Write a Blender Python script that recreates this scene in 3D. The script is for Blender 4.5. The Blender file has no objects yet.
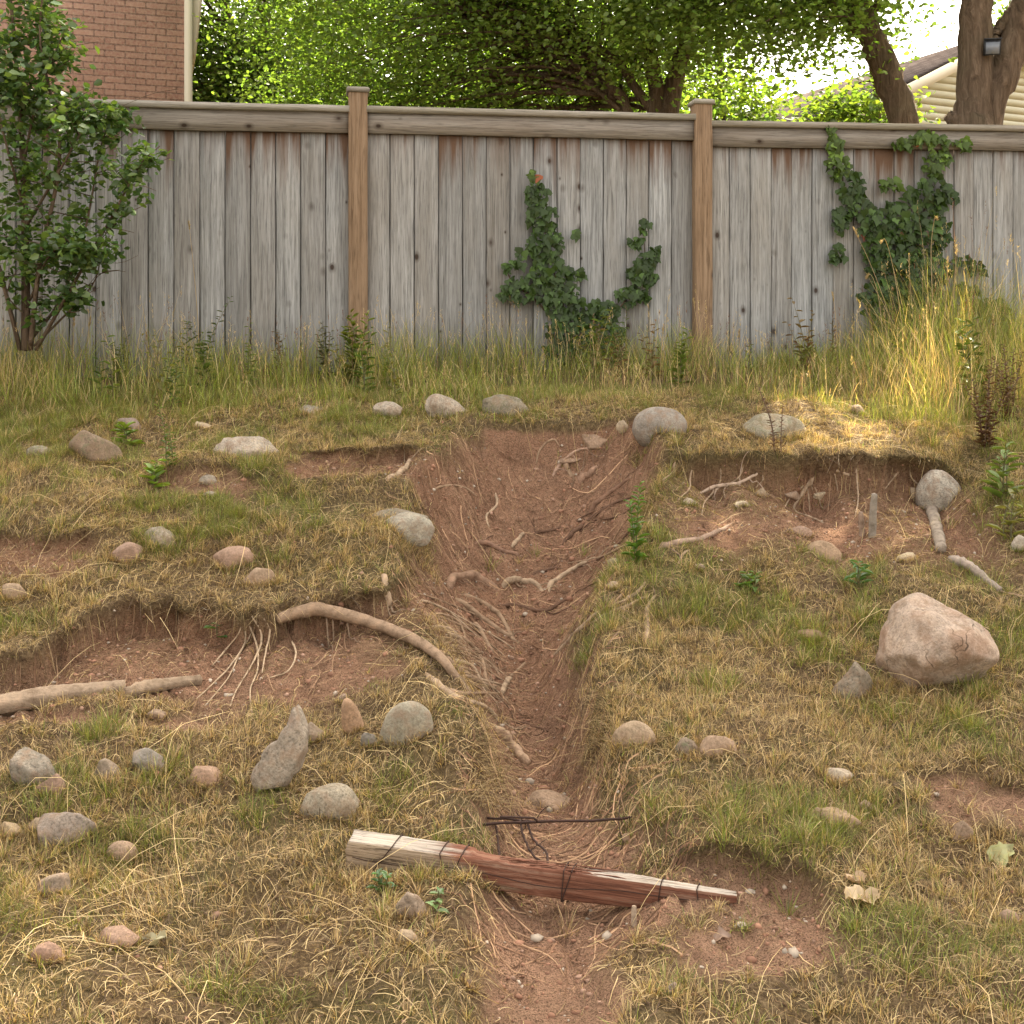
import bpy, math, random
import numpy as np
from mathutils import Vector, Matrix, Euler

# ------------------------------------------------------------------ camera, sky, sun, exposure
SC = bpy.context.scene
COL = SC.collection
FPX, HOR, CZ = 1150.0, 345.0, 1.6           # focal length in pixels, horizon row, eye height
cam_d = bpy.data.cameras.new("camera"); cam = bpy.data.objects.new("camera", cam_d); COL.objects.link(cam)
cam.location = (0, 0, CZ); cam.rotation_euler = (math.radians(90), 0, 0)
cam_d.sensor_width = 36; cam_d.lens = 36 * FPX / 1024; cam_d.shift_y = (HOR - 512) / 1024
cam_d.clip_start = 0.05; cam_d.clip_end = 800
SC.camera = cam
SUN_AZ, SUN_EL = math.radians(20), math.radians(47)
W = bpy.data.worlds.new("World"); SC.world = W; W.use_nodes = True
wn = W.node_tree; bg = wn.nodes["Background"]
sky = wn.nodes.new("ShaderNodeTexSky"); sky.sky_type = 'NISHITA'; sky.sun_disc = False
sky.sun_elevation = SUN_EL; sky.sun_rotation = SUN_AZ
sky.air_density = 1.0; sky.dust_density = 1.6; sky.ozone_density = 0.2
bw = wn.nodes.new("ShaderNodeRGBToBW"); wm = wn.nodes.new("ShaderNodeMix"); wm.data_type = 'RGBA'; wm.blend_type = 'MULTIPLY'; wm.inputs[0].default_value = 1
wv = wn.nodes.new("ShaderNodeMix"); wv.data_type = 'RGBA'; wv.inputs[0].default_value = 0.85      # thin bright cloud veil over the sky
wn.links.new(sky.outputs[0], bw.inputs[0]); wn.links.new(bw.outputs[0], wm.inputs[6]); wm.inputs[7].default_value = (1.10, 0.98, 0.84, 1)
wn.links.new(sky.outputs[0], wv.inputs[6]); wn.links.new(wm.outputs[2], wv.inputs[7])
tcw = wn.nodes.new("ShaderNodeTexCoord"); sxw = wn.nodes.new("ShaderNodeSeparateXYZ"); wn.links.new(tcw.outputs["Generated"], sxw.inputs[0])
mr = wn.nodes.new("ShaderNodeMapRange"); wn.links.new(sxw.outputs[2], mr.inputs[0]); mr.inputs[1].default_value = 0; mr.inputs[2].default_value = 1; mr.inputs[3].default_value = .42; mr.inputs[4].default_value = 1.75
wz = wn.nodes.new("ShaderNodeMix"); wz.data_type = 'RGBA'; wz.blend_type = 'MULTIPLY'; wz.inputs[0].default_value = 1      # veiled sky: brightest overhead
wn.links.new(wv.outputs[2], wz.inputs[6]); wn.links.new(mr.outputs[0], wz.inputs[7]); wn.links.new(wz.outputs[2], bg.inputs[0]); bg.inputs[1].default_value = 0.15
sd = bpy.data.lights.new("sun", 'SUN'); sun = bpy.data.objects.new("sun", sd); COL.objects.link(sun)
sd.energy = 4.6; sd.angle = math.radians(0.6); sd.color = (1.0, 0.86, 0.66)
sv = Vector((math.sin(SUN_AZ) * math.cos(SUN_EL), math.cos(SUN_AZ) * math.cos(SUN_EL), math.sin(SUN_EL)))
sun.rotation_euler = sv.to_track_quat('Z', 'Y').to_euler(); sun.location = sv * 60
SC.view_settings.view_transform = 'Standard'; SC.view_settings.look = 'None'
SC.view_settings.exposure = 2.68; SC.view_settings.gamma = 1.0
SC.render.engine = 'CYCLES'
SC.cycles.max_bounces = 6; SC.cycles.transparent_max_bounces = 4
RNG = np.random.default_rng(11); random.seed(11)

# ------------------------------------------------------------------ helpers: numbers
def sstep(a, b, x):
    t = np.clip((x - a) / (b - a), 0, 1); return t * t * (3 - 2 * t)
def _h(i, j, s):
    n = (i.astype(np.int64) * 374761393 + j.astype(np.int64) * 668265263 + s * 974634721) & 0x7fffffff
    n = ((n ^ (n >> 13)) * 1274126177) & 0x7fffffff
    n = ((n ^ (n >> 16)) * 1103515245 + 12345) & 0x7fffffff
    return n / 0x7fffffff
def vnoise(x, y, s=0):
    xi, yi = np.floor(x), np.floor(y); fx, fy = x - xi, y - yi
    fx = fx * fx * (3 - 2 * fx); fy = fy * fy * (3 - 2 * fy)
    a, b = _h(xi, yi, s), _h(xi + 1, yi, s); c, d = _h(xi, yi + 1, s), _h(xi + 1, yi + 1, s)
    return (a + (b - a) * fx + (c - a) * fy + (a - b - c + d) * fx * fy) * 2 - 1
def fbm(x, y, f, o=3, s=0):
    t = np.zeros_like(x, dtype=float); amp = 1.0; tot = 0
    for k in range(o):
        t += amp * vnoise(x * f + 17.3 * k, y * f - 9.1 * k, s + k); tot += amp; amp *= 0.5; f *= 2.03
    return t / tot

# ------------------------------------------------------------------ helpers: objects
def tag(o, label=None, cat=None, group=None, kind=None):
    for k, v in (("label", label), ("category", cat), ("group", group), ("kind", kind)):
        if v: o[k] = v
    return o
def empty(name, loc=(0, 0, 0), rz=0.0):
    o = bpy.data.objects.new(name, None); COL.objects.link(o); o.location = loc; o.rotation_euler = (0, 0, rz)
    o.empty_display_size = 0.1
    return o
def npmesh(name, V, F, mat, parent=None, col=None, smooth=False, loc=None):
    """V (n,3); F list of int arrays (m,k); col (n,3) per-vertex tint"""
    me = bpy.data.meshes.new(name); V = np.asarray(V, dtype=np.float32)
    me.vertices.add(len(V)); me.vertices.foreach_set("co", V.ravel())
    F = [np.asarray(f, dtype=np.int32) for f in F if len(f)]
    li = np.concatenate([f.ravel() for f in F]); ls = []; off = 0
    for f in F:
        ls.append(off + np.arange(len(f), dtype=np.int32) * f.shape[1]); off += f.size
    ls = np.concatenate(ls).astype(np.int32)
    me.loops.add(len(li)); me.loops.foreach_set("vertex_index", li)
    me.polygons.add(len(ls)); me.polygons.foreach_set("loop_start", ls)
    if smooth: me.polygons.foreach_set("use_smooth", np.ones(len(ls), dtype=bool))
    if col is not None:
        at = me.attributes.new("tint", 'FLOAT_COLOR', 'POINT')
        c4 = np.ones((len(V), 4), dtype=np.float32); c4[:, :3] = col
        at.data.foreach_set("color", c4.ravel())
    me.update(calc_edges=True)
    me.materials.append(mat)
    o = bpy.data.objects.new(name, me); COL.objects.link(o)
    if loc is not None: o.location = loc
    if parent is not None: o.parent = parent
    return o
class MB:
    def __init__(s): s.v = []; s.f = []; s.c = []; s.n = 0
    def add(s, v, fs, c=(1, 1, 1)):
        v = np.asarray(v, dtype=float); s.v.append(v)
        for f in fs: s.f.append((np.asarray(f, dtype=np.int64) + s.n))
        c = np.asarray(c, dtype=float)
        s.c.append(np.broadcast_to(c, (len(v), 3)) if c.ndim == 1 else c); s.n += len(v)
    def box(s, x0, x1, y0, y1, z0, z1, c=(1, 1, 1), M=None):
        v = np.array([[x, y, z] for z in (z0, z1) for (x, y) in ((x0, y0), (x1, y0), (x1, y1), (x0, y1))], float)
        if M is not None: v = v @ np.array(M.to_3x3()).T + np.array(M.to_translation())
        s.add(v, [[[3, 2, 1, 0], [4, 5, 6, 7], [0, 1, 5, 4], [1, 2, 6, 5], [2, 3, 7, 6], [3, 0, 4, 7]]], c)
    def tube(s, P, R, n=6, c=(1, 1, 1), rough=0.0, seed=0, flat=1.0, ridge=0.0):
        P = np.asarray(P, float); R = np.asarray(R, float); k = len(P)
        T = np.gradient(P, axis=0); T /= np.linalg.norm(T, axis=1)[:, None] + 1e-9
        ref = np.array([0.13, 0.21, 0.97]) if abs(T[:, 2]).mean() < 0.8 else np.array([0.97, 0.2, 0.1])
        A = np.cross(T, ref); A /= np.linalg.norm(A, axis=1)[:, None] + 1e-9; B = np.cross(A, T)
        th = np.linspace(0, 2 * math.pi, n, endpoint=False)
        rr = R[:, None] * np.ones((1, n))
        if ridge: rr = rr * (1 + ridge * np.random.default_rng(seed + 1).normal(size=(1, n)))
        if rough: rr = rr * (1 + rough * np.random.default_rng(seed).normal(size=(k, n)))
        V = P[:, None, :] + rr[:, :, None] * (np.cos(th)[None, :, None] * A[:, None, :] + flat * np.sin(th)[None, :, None] * B[:, None, :])
        i = np.arange(k - 1)[:, None]; j = np.arange(n)[None, :]; j2 = (j + 1) % n
        q = np.stack([i * n + j, i * n + j2, (i + 1) * n + j2, (i + 1) * n + j], -1).reshape(-1, 4)
        V = V.reshape(-1, 3); e = np.stack([P[0] - T[0] * R[0] * 0.3, P[-1] + T[-1] * R[-1] * 0.4]); base = len(V)
        j = np.arange(n); j2 = (j + 1) % n
        t1 = np.stack([np.full(n, base), j2, j], -1); t2 = np.stack([np.full(n, base + 1), (k - 1) * n + j, (k - 1) * n + j2], -1)
        s.add(np.vstack([V, e]), [q, np.vstack([t1, t2])], c)
    def build(s, name, mat, parent=None, smooth=False, loc=None):
        V = np.vstack(s.v); by = {}
        for f in s.f: by.setdefault(f.shape[1], []).append(f)
        if loc is not None: V = V - np.asarray(loc)
        return npmesh(name, V, [np.vstack(x) for x in by.values()], mat, parent, np.vstack(s.c), smooth, loc)
def curve(pts, n=24, rad=None):
    """Catmull-Rom through pts -> n points (and radii)"""
    P = np.asarray(pts, float); t = np.linspace(0, len(P) - 1, n)
    Q = np.vstack([2 * P[0] - P[1], P, 2 * P[-1] - P[-2]]); out = []
    for u in t:
        i = min(int(u), len(P) - 2); f = u - i; a, b, c, d = Q[i], Q[i + 1], Q[i + 2], Q[i + 3]
        out.append(0.5 * (2 * b + (c - a) * f + (2 * a - 5 * b + 4 * c - d) * f * f + (3 * b - a - 3 * c + d) * f ** 3))
    out = np.array(out)
    if rad is None: return out
    return out, np.interp(t, np.linspace(0, len(P) - 1, len(rad)), rad)

# ------------------------------------------------------------------ helpers: materials
def mat(name, rough=0.85, spec=0.25):
    m = bpy.data.materials.new(name); m.use_nodes = True; nt = m.node_tree
    b = nt.nodes["Principled BSDF"]; b.inputs["Roughness"].default_value = rough
    b.inputs["Specular IOR Level"].default_value = spec
    return m, nt, b
def N(nt, t, **kw):
    n = nt.nodes.new(t)
    for k, v in kw.items(): setattr(n, k, v)
    return n
def L(nt, a, b): nt.links.new(a, b)
def noise(nt, vec, scale, detail=4, rough=0.55, dist=0.0):
    n = N(nt, "ShaderNodeTexNoise"); n.inputs["Scale"].default_value = scale; n.inputs["Detail"].default_value = detail
    n.inputs["Roughness"].default_value = rough; n.inputs["Distortion"].default_value = dist
    if vec is not None: L(nt, vec, n.inputs["Vector"])
    return n.outputs["Fac"]
def ramp(nt, fac, stops):
    r = N(nt, "ShaderNodeValToRGB"); e = r.color_ramp.elements
    while len(e) < len(stops): e.new(0.5)
    for i, (p, c) in enumerate(stops):
        e[i].position = p; e[i].color = (c, c, c, 1) if not hasattr(c, "__len__") else (*c, 1)
    L(nt, fac, r.inputs[0]); return r.outputs[0]
def mix(nt, fac, a, b, mode='MIX'):
    m = N(nt, "ShaderNodeMix", data_type='RGBA', blend_type=mode)
    for i, v in ((0, fac), (6, a), (7, b)):
        if hasattr(v, "is_output"): L(nt, v, m.inputs[i])
        elif hasattr(v, "__len__"): m.inputs[i].default_value = (*v, 1)
        else: m.inputs[i].default_value = v if i == 0 else (v, v, v, 1)
    return m.outputs[2]
def mth(nt, op, a, b=None, c=None):
    m = N(nt, "ShaderNodeMath", operation=op)
    for i, v in enumerate((a, b, c)):
        if v is None: continue
        if hasattr(v, "is_output"): L(nt, v, m.inputs[i])
        else: m.inputs[i].default_value = v
    return m.outputs[0]
def mapped(nt, src, scale=(1, 1, 1)):
    m = N(nt, "ShaderNodeMapping"); m.inputs["Scale"].default_value = scale; L(nt, src, m.inputs["Vector"]); return m.outputs[0]
def bump(nt, b, h, strength=0.5, dist=0.01):
    n = N(nt, "ShaderNodeBump"); n.inputs["Strength"].default_value = strength; n.inputs["Distance"].default_value = dist
    L(nt, h, n.inputs["Height"]); L(nt, n.outputs[0], b.inputs["Normal"])
def attr(nt, name="tint"):
    a = N(nt, "ShaderNodeAttribute"); a.attribute_name = name; return a
def leaf_mat(name, trans=0.45, gloss=0.06, warm=(1.25, 1.15, 0.55), grough=0.4):
    m = bpy.data.materials.new(name); m.use_nodes = True; nt = m.node_tree; nt.nodes.clear()
    out = N(nt, "ShaderNodeOutputMaterial"); a = attr(nt).outputs["Color"]
    d = N(nt, "ShaderNodeBsdfDiffuse"); t = N(nt, "ShaderNodeBsdfTranslucent"); g = N(nt, "ShaderNodeBsdfGlossy")
    g.inputs["Roughness"].default_value = grough
    L(nt, a, d.inputs[0]); L(nt, mix(nt, 1.0, a, warm, 'MULTIPLY'), t.inputs[0])
    s1 = N(nt, "ShaderNodeMixShader"); s1.inputs[0].default_value = trans; L(nt, d.outputs[0], s1.inputs[1]); L(nt, t.outputs[0], s1.inputs[2])
    s2 = N(nt, "ShaderNodeMixShader"); s2.inputs[0].default_value = gloss; L(nt, s1.outputs[0], s2.inputs[1]); L(nt, g.outputs[0], s2.inputs[2])
    L(nt, s2.outputs[0], out.inputs[0]); return m
# ------------------------------------------------------------------ the ground: one sheet, slope + gully + turf lips
_by = np.array([-60, -10, 0, 2.0, 2.6, 3.1, 3.55, 4.1, 4.75, 5.5, 6.1, 6.8, 8.2, 10, 400.0])
_bz = np.array([-.1, -.1, -.02, .035, .065, .104, .195, .334, .547, .859, 1.096, 1.275, 1.422, 1.45, 1.45])
_yy = np.arange(-2, 14, 0.02); _zz = np.interp(_yy, _by, _bz)
_k = np.exp(-0.5 * (np.arange(-20, 21) / 8.0) ** 2); _k /= _k.sum()
_zz[20:-20] = np.convolve(_zz, _k, 'valid')
def B(Y): return np.where((Y > -1.5) & (Y < 13.5), np.interp(Y, _yy, _zz), np.interp(Y, _by, _bz))
_ry = np.arange(1.6, 13, 0.01); _rr = HOR + FPX * (CZ - B(_ry)) / _ry
def g(px, py):
    """picture point -> ground-plan point on the unbroken slope"""
    Y = np.interp(-np.asarray(py, float), -_rr, _ry) if False else np.interp(np.asarray(py, float), _rr[::-1], _ry[::-1])
    return (np.asarray(px, float) - 512) / FPX * Y, Y
def line(pts):
    p = np.array(pts, float); X, Y = g(p[:, 0], p[:, 1]); return X, Y
_cy = np.array([2.0, 2.6, 3.2, 3.6, 4.1, 4.6, 5.1, 5.6, 6.0, 6.45, 7]); _cx = np.array([.04, .06, .11, .103, .11, .072, .045, .12, .19, .24, .25])
_dy = np.array([2.0, 2.6, 3.2, 3.6, 4.1, 4.6, 5.1, 5.6, 6.0, 6.2, 6.33, 6.42, 7]); _dd = np.array([.03, .05, .09, .17, .29, .40, .47, .48, .41, .34, .22, 0, 0])
_lx, _ly = line([(462, 420), (448, 440), (412, 470), (398, 520), (398, 560), (425, 620), (455, 680), (476, 740), (474, 800), (468, 860), (470, 930), (455, 1030)])
_rx, _rY = line([(640, 420), (652, 440), (662, 470), (655, 510), (636, 550), (606, 600), (603, 680), (618, 740), (642, 790), (672, 830), (690, 860), (650, 915), (610, 960), (615, 1030)])
def gully(X, Y):
    wob = 0.05 * fbm(X, Y, 2.6, 3, 40)
    xc = np.interp(Y, _cy, _cx); xl = np.interp(Y, _ly[::-1], _lx[::-1]); xr = np.interp(Y, _rY[::-1], _rx[::-1])
    t = np.where(X < xc, (xc - X + wob) / np.maximum(xc - xl, .08), (X - xc + wob) / np.maximum(xr - xc, .08))
    t = np.clip(t, 0, 3)
    return t, np.interp(Y, _dy, _dd)
# turf lips: (plan polyline, drop, recovery length, overhang)
LIPS = []
def lip(pts, h, Lr, over, wob=.05, seed=0):
    X, Y = line(pts); LIPS.append((X, Y, h, Lr, over, wob, seed))
lip([(640, 452), (700, 459), (760, 461), (840, 464), (925, 466), (985, 476)], .215, .6, .10, .045, 1)
lip([(-60, 655), (40, 640), (100, 616), (180, 602), (250, 612), (320, 600), (400, 588), (445, 592)], .13, .42, .065, .12, 2)
lip([(-80, 520), (20, 528), (75, 540), (120, 545)], .055, .22, .04, .05, 3)
lip([(285, 447), (330, 450), (385, 452), (440, 450)], .045, .18, .04, .04, 4)
lip([(150, 478), (220, 470), (270, 480)], .02, .15, .03, .04, 5)
lip([(655, 838), (720, 862), (770, 880), (835, 905)], .03, .2, .04, .03, 6)
lip([(900, 780), (960, 778), (1040, 788)], .02, .2, .03, .04, 7)
lip([(560, 600), (640, 640), (700, 700)], .0, .2, .0, .04, 8)
def lip_env(l, X, Y):
    lx, ly, h, Lr, over, wob, s = l
    yl = np.interp(X, lx, ly) + wob * vnoise(X * 2.7, X * 0 + s * 7.7, s) + .7 * wob * vnoise(X * 7, X * 0 + s, s + 3) + .45 * wob * vnoise(X * 23, X * 0 + s, s + 4)
    a, b = lx[0], lx[-1]; m = .22 * (b - a)
    env = sstep(a, a + min(m, .4), X) * (1 - sstep(b - min(m, .3), b, X))
    env = env * (.86 + .3 * vnoise(X * 3.3, X * 0 + 2.2 * s, s + 6)) * (1 + .22 * vnoise(X * 9, X * 0 + 2.2 * s, s + 8))
    return yl - Y, np.clip(env, 0, 1.1)
def height(X, Y, fine=True):
    """-> final Y (with overhang), Z, soil mask"""
    Z = B(Y) + 0.0 * X
    near = sstep(9.5, 7.5, Y) if False else 1 - sstep(7.5, 9.5, Y)
    t, d = gully(X, Y)
    t0_ = .10 + .30 * (1 - sstep(3.7, 4.8, Y)); s = 1 - np.clip((t - t0_) / (1 - t0_), 0, 1) ** (1.2 + 1.1 * sstep(4.9, 5.7, Y))
    Z = Z - d * s
    up_ = sstep(4.7, 5.6, Y); soil = (1 - sstep(.50 + .28 * up_, .86 + .18 * up_, t + .28 * fbm(X, Y, 5, 3, 47))) * sstep(.02, .07, d)
    dyv = np.zeros_like(Z)
    for l in LIPS:
        dd, env = lip_env(l, X, Y)
        if l[2] == 0: continue
        drop = l[2] * env * sstep(0, .045 + .05 * np.clip(fbm(X, Y, 4, 2, 51) + .2, 0, 1), dd) * np.exp(-np.maximum(dd - .05, 0) / l[3])
        out = sstep(.75, 1.1, t) if l[6] in (1, 2, 4) else 1.0
        Z = Z - drop * out
        dyv = dyv - l[4] * env * (.75 + .5 * vnoise(X * 5, X * 0, l[6] + 20)) * sstep(-.16, -.02, dd) * (1 - sstep(0, .022, dd)) * out
        Z = Z + .018 * env * sstep(-.2, -.03, dd) * (1 - sstep(-.01, .015, dd))
        soil = np.maximum(soil, env * sstep(.0, .03, dd) * (1 - sstep(l[3] * 1.0, l[3] * 1.7, dd + .1 * fbm(X, Y, 4, 2, 9))))
    for (px, py, rx, ry) in BARE:
        bx, byy = g(px, py); sx = rx / FPX * byy; sy = abs(g(px, py - ry)[1] - g(px, py + ry)[1]) / 2
        q = np.sqrt(((X - bx) / sx) ** 2 + ((Y - byy) / sy) ** 2) + .6 * fbm(X, Y, 4.5, 4, 21)
        soil = np.maximum(soil, .93 * (1 - sstep(.6, 1.15, q)))
    if fine:
        hum =   .055 * fbm(X, Y, 1.1, 2, 5) + .058 * fbm(X, Y, 3.1, 3, 6) + .020 * np.abs(fbm(X, Y, 9, 2, 8))
        rough = .020 * fbm(X, Y, 5, 3, 12) + .016 * fbm(X, Y, 15, 3, 13) - .014 * np.abs(fbm(X, Y, 26, 2, 14)) + .006 * fbm(X, Y, 60, 1, 15)
        Z = Z + near * (hum * (1 - soil) * (.35 + .65 * (1 - sstep(6.2, 7.0, Y))) + rough * (.3 + .7 * soil) * (.35 + .65 * sstep(3.2, 4.2, Y)))
        rill = np.abs(fbm(X * 1.6 + .5 * (Y), Y * .55, 5, 2, 33))
        Z = Z - near * soil * .02 * (1 - sstep(0, .16, rill))
    return Y + dyv, Z, soil
BARE = [(725, 948, 100, 36), (548, 985, 80, 70), (575, 820, 85, 40), (545, 900, 70, 50), (720, 520, 70, 26), (820, 508, 90, 22),
        (190, 672, 130, 22), (330, 670, 90, 26), (100, 720, 120, 12), (985, 800, 50, 12), (600, 900, 110, 30), (330, 470, 40, 8), (215, 487, 50, 7), (430, 560, 34, 60)]
# fine lattice used for lookups
GX = np.arange(-4.6, 4.601, .0125); GY = np.arange(1.6, 9.41, .0125)
_gx, _gy = np.meshgrid(GX, GY)
G_Y, G_Z, G_S = height(_gx, _gy)
def bil(A, X, Y):
    fx = np.clip((X - GX[0]) / .0125, 0, len(GX) - 1.001); fy = np.clip((Y - GY[0]) / .0125, 0, len(GY) - 1.001)
    i = fx.astype(int); j = fy.astype(int); u = fx - i; v = fy - j
    return A[j, i] * (1 - u) * (1 - v) + A[j, i + 1] * u * (1 - v) + A[j + 1, i] * (1 - u) * v + A[j + 1, i + 1] * u * v
def surf(X, Y):
    """plan point -> point on the built surface"""
    X = np.asarray(X, float); Y = np.asarray(Y, float)
    return np.stack([X, bil(G_Y, X, Y), bil(G_Z, X, Y)], -1)
def hz(X, Y): return float(bil(G_Z, np.array([X], float), np.array([Y], float))[0])
def hit(px, py):
    """where the sight line through a picture point meets the ground"""
    Y = np.arange(1.9, 9.3, .004); X = (px - 512) / FPX * Y; Z = CZ + (HOR - py) / FPX * Y
    ok = np.where(Z < bil(G_Z, X, Y))[0]
    k = ok[0] if len(ok) else len(Y) - 1
    return np.array([X[k], Y[k], Z[k]])
# sheet spacing: fine in front of the camera, coarser to the horizon
xs = np.concatenate([-np.geomspace(300, 3.7, 26), np.arange(-3.6, 3.601, .0145), np.geomspace(3.7, 300, 26)])
ys = np.concatenate([-np.geomspace(60, .3, 12), np.linspace(0, 2.05, 20), np.arange(2.1, 7.2, .0145), np.linspace(7.25, 9.4, 40), np.geomspace(9.8, 420, 30)])
_X, _Y = np.meshgrid(xs, ys); YY, ZZ, SS = height(_X, _Y)
nx, ny = len(xs), len(ys)
ii = (np.arange(ny - 1)[:, None] * nx + np.arange(nx - 1)[None, :]).ravel()
quads = np.stack([ii, ii + 1, ii + nx + 1, ii + nx], -1)
V = np.stack([_X.ravel(), YY.ravel(), ZZ.ravel()], -1)
damp = np.clip(.5 + .5 * fbm(_X, _Y, 1.3, 3, 60) + .55 * (1 - sstep(3.6, 5.0, _Y)), 0, 1)
gcol = np.stack([SS.ravel(), damp.ravel(), (.5 + .5 * fbm(_X, _Y, 2.4, 3, 61)).ravel()], -1)
m, nt, b = mat("earth", .95, .1)
tc = N(nt, "ShaderNodeTexCoord").outputs["Object"]; sp = N(nt, "ShaderNodeSeparateColor"); L(nt, attr(nt).outputs["Color"], sp.inputs[0])
n1 = noise(nt, tc, 9, 6, .6); n2 = noise(nt, tc, 55, 5, .65); n3 = noise(nt, tc, 230, 3, .6)
red = ramp(nt, n1, [(.32, (.12, .05, .026)), (.5, (.27, .125, .066)), (.68, (.38, .21, .122))])
red = mix(nt, mth(nt, 'MULTIPLY', sp.outputs[1], .7), red, (.36, .225, .148))
red = mix(nt, ramp(nt, n2, [(.42, 0), (.68, .6)]), red, (.42, .26, .16))
red = mix(nt, ramp(nt, n3, [(.38, .85), (.5, 0)]), red, (.08, .046, .026))
that = ramp(nt, n2, [(.3, (.05, .032, .017)), (.5, (.14, .095, .05)), (.72, (.27, .195, .105))])
that = mix(nt, ramp(nt, sp.outputs[2], [(.4, 0), (.75, .5)]), that, (.085, .085, .028))
L(nt, mix(nt, sp.outputs[0], that, red), b.inputs["Base Color"])
vo = N(nt, "ShaderNodeTexVoronoi"); vo.inputs["Scale"].default_value = 60; L(nt, mix(nt, .12, tc, noise(nt, tc, 20)), vo.inputs["Vector"])
hgt = mth(nt, 'ADD', mth(nt, 'MULTIPLY', n2, .8), mth(nt, 'ADD', mth(nt, 'MULTIPLY', n3, .35), mth(nt, 'MULTIPLY', vo.outputs["Distance"], -.35)))
bump(nt, b, hgt, 1.0, .035)
tag(npmesh("ground", V, [quads], m, None, gcol, True), kind="structure")
# ------------------------------------------------------------------ weathered timber fence
def wood_mat(name, base, warm=0.0, stain=True, top=1.55):
    m, nt, b = mat(name, .88, .15)
    oc = N(nt, "ShaderNodeTexCoord").outputs["Object"]; t = attr(nt).outputs["Color"]
    st = N(nt, "ShaderNodeSeparateColor"); L(nt, t, st.inputs[0])
    off = N(nt, "ShaderNodeVectorMath", operation='SCALE'); L(nt, t, off.inputs[0]); off.inputs["Scale"].default_value = 37.0
    ad = N(nt, "ShaderNodeVectorMath", operation='ADD'); L(nt, oc, ad.inputs[0]); L(nt, off.outputs[0], ad.inputs[1])
    return m, nt, b, oc, ad.outputs[0], st
def fence_wood(name, cols, vertical=True, stain=0.0, zt=1.5, knots=True):
    m, nt, b, oc, v, st = wood_mat(name, None)
    sc = (55, 55, 1.7) if vertical else (1.7, 55, 55)
    g1 = noise(nt, mapped(nt, v, sc), 1.0, 6, .65, .6)
    g2 = noise(nt, mapped(nt, v, tuple(s * 4 for s in sc)), 1.0, 3, .6)
    c = ramp(nt, g1, [(.29, cols[0]), (.5, cols[1]), (.72, cols[2])])
    blot = noise(nt, mapped(nt, v, (4, 4, 1.0) if vertical else (1, 4, 4)), 1.0, 4, .6)
    c = mix(nt, ramp(nt, blot, [(.45, 0), (.75, .5)]), c, cols[3])
    c = mix(nt, 1.0, c, mth(nt, 'MULTIPLY_ADD', st.outputs[0], .40, .80), 'MULTIPLY')
    c = mix(nt, mth(nt, 'MULTIPLY', st.outputs[1], .22), c, (.25, .19, .12))
    c = mix(nt, ramp(nt, g2, [(.34, .6), (.48, 0)]), c, tuple(x * .45 for x in cols[0]))
    if knots:
        vs = (9.5, 0, 6.6) if vertical else (6.6, 0, 9.5)
        mv = mapped(nt, v, vs); vo = N(nt, "ShaderNodeTexVoronoi"); vo.inputs["Scale"].default_value = 1.0; L(nt, mv, vo.inputs["Vector"])
        dist = N(nt, "ShaderNodeTexVoronoi"); dist.inputs["Scale"].default_value = 1.0; L(nt, mv, dist.inputs["Vector"])
        sc_ = N(nt, "ShaderNodeSeparateColor"); L(nt, vo.outputs["Color"], sc_.inputs[0])
        on = mth(nt, 'GREATER_THAN', sc_.outputs[0], .58)
        r_ = mth(nt, 'DIVIDE', vo.outputs["Distance"], mth(nt, 'MULTIPLY_ADD', sc_.outputs[1], .8, .5))
        kn = ramp(nt, r_, [(.075, .95), (.125, .45), (.25, 0)])
        c = mix(nt, mth(nt, 'MULTIPLY', kn, on), c, (.045, .03, .022))
    if stain:
        sp = N(nt, "ShaderNodeSeparateXYZ"); L(nt, oc, sp.inputs[0])
        zz = mth(nt, 'ADD', sp.outputs[2], mth(nt, 'MULTIPLY', mth(nt, 'SUBTRACT', noise(nt, mapped(nt, v, (16, 16, .8)), 1.0, 3), .5), .9))
        zz = mth(nt, 'ADD', zz, mth(nt, 'MULTIPLY_ADD', st.outputs[2], .34, -.19))
        f = ramp(nt, mth(nt, 'SUBTRACT', zz, zt - .36), [(.1, 0), (.27, .4), (.42, .95)])
        c = mix(nt, mth(nt, 'MULTIPLY', f, stain), c, (.11, .062, .036))
        lo = ramp(nt, mth(nt, 'ADD', sp.outputs[2], mth(nt, 'MULTIPLY', noise(nt, mapped(nt, v, (14, 14, 3)), 1.0, 3), .25)), [(.15, .55), (.5, 0)])
        c = mix(nt, lo, c, (.10, .095, .07))
    L(nt, c, b.inputs["Base Color"])
    bump(nt, b, mth(nt, 'ADD', g1, mth(nt, 'MULTIPLY', g2, .6)), .5, .004)
    return m
GREY = ((.14, .145, .143), (.275, .284, .28), (.42, .43, .425), (.215, .20, .17))
WARM = ((.12, .078, .046), (.215, .145, .09), (.29, .21, .14), (.18, .115, .07))
RAIL = ((.15, .135, .115), (.27, .25, .22), (.38, .36, .32), (.22, .165, .12))
M_BOARD = fence_wood("weathered_board", GREY, True, 1.0, 1.70); M_POST = fence_wood("post_wood", WARM, True, 0, 0)
M_RAIL = fence_wood("rail_wood", RAIL, False, 0, 0); M_CAP = fence_wood("cap_wood", ((.15, .135, .11), (.26, .24, .20), (.34, .32, .28), (.15, .15, .09)), False, 0, 0, False)
fang = math.atan(.16); z0 = 1.40
fence = empty("wooden_fence", (-1.0735, 8.016, z0), fang)
tag(fence, "long weathered grey board fence with warm brown posts along the top of the slope", "fence")
rf = np.random.default_rng(5)
posts = [-2.66, 0.0, 2.495, 5.36, 7.95]            # along the fence
def rc(): return rf.random(3)
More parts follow.
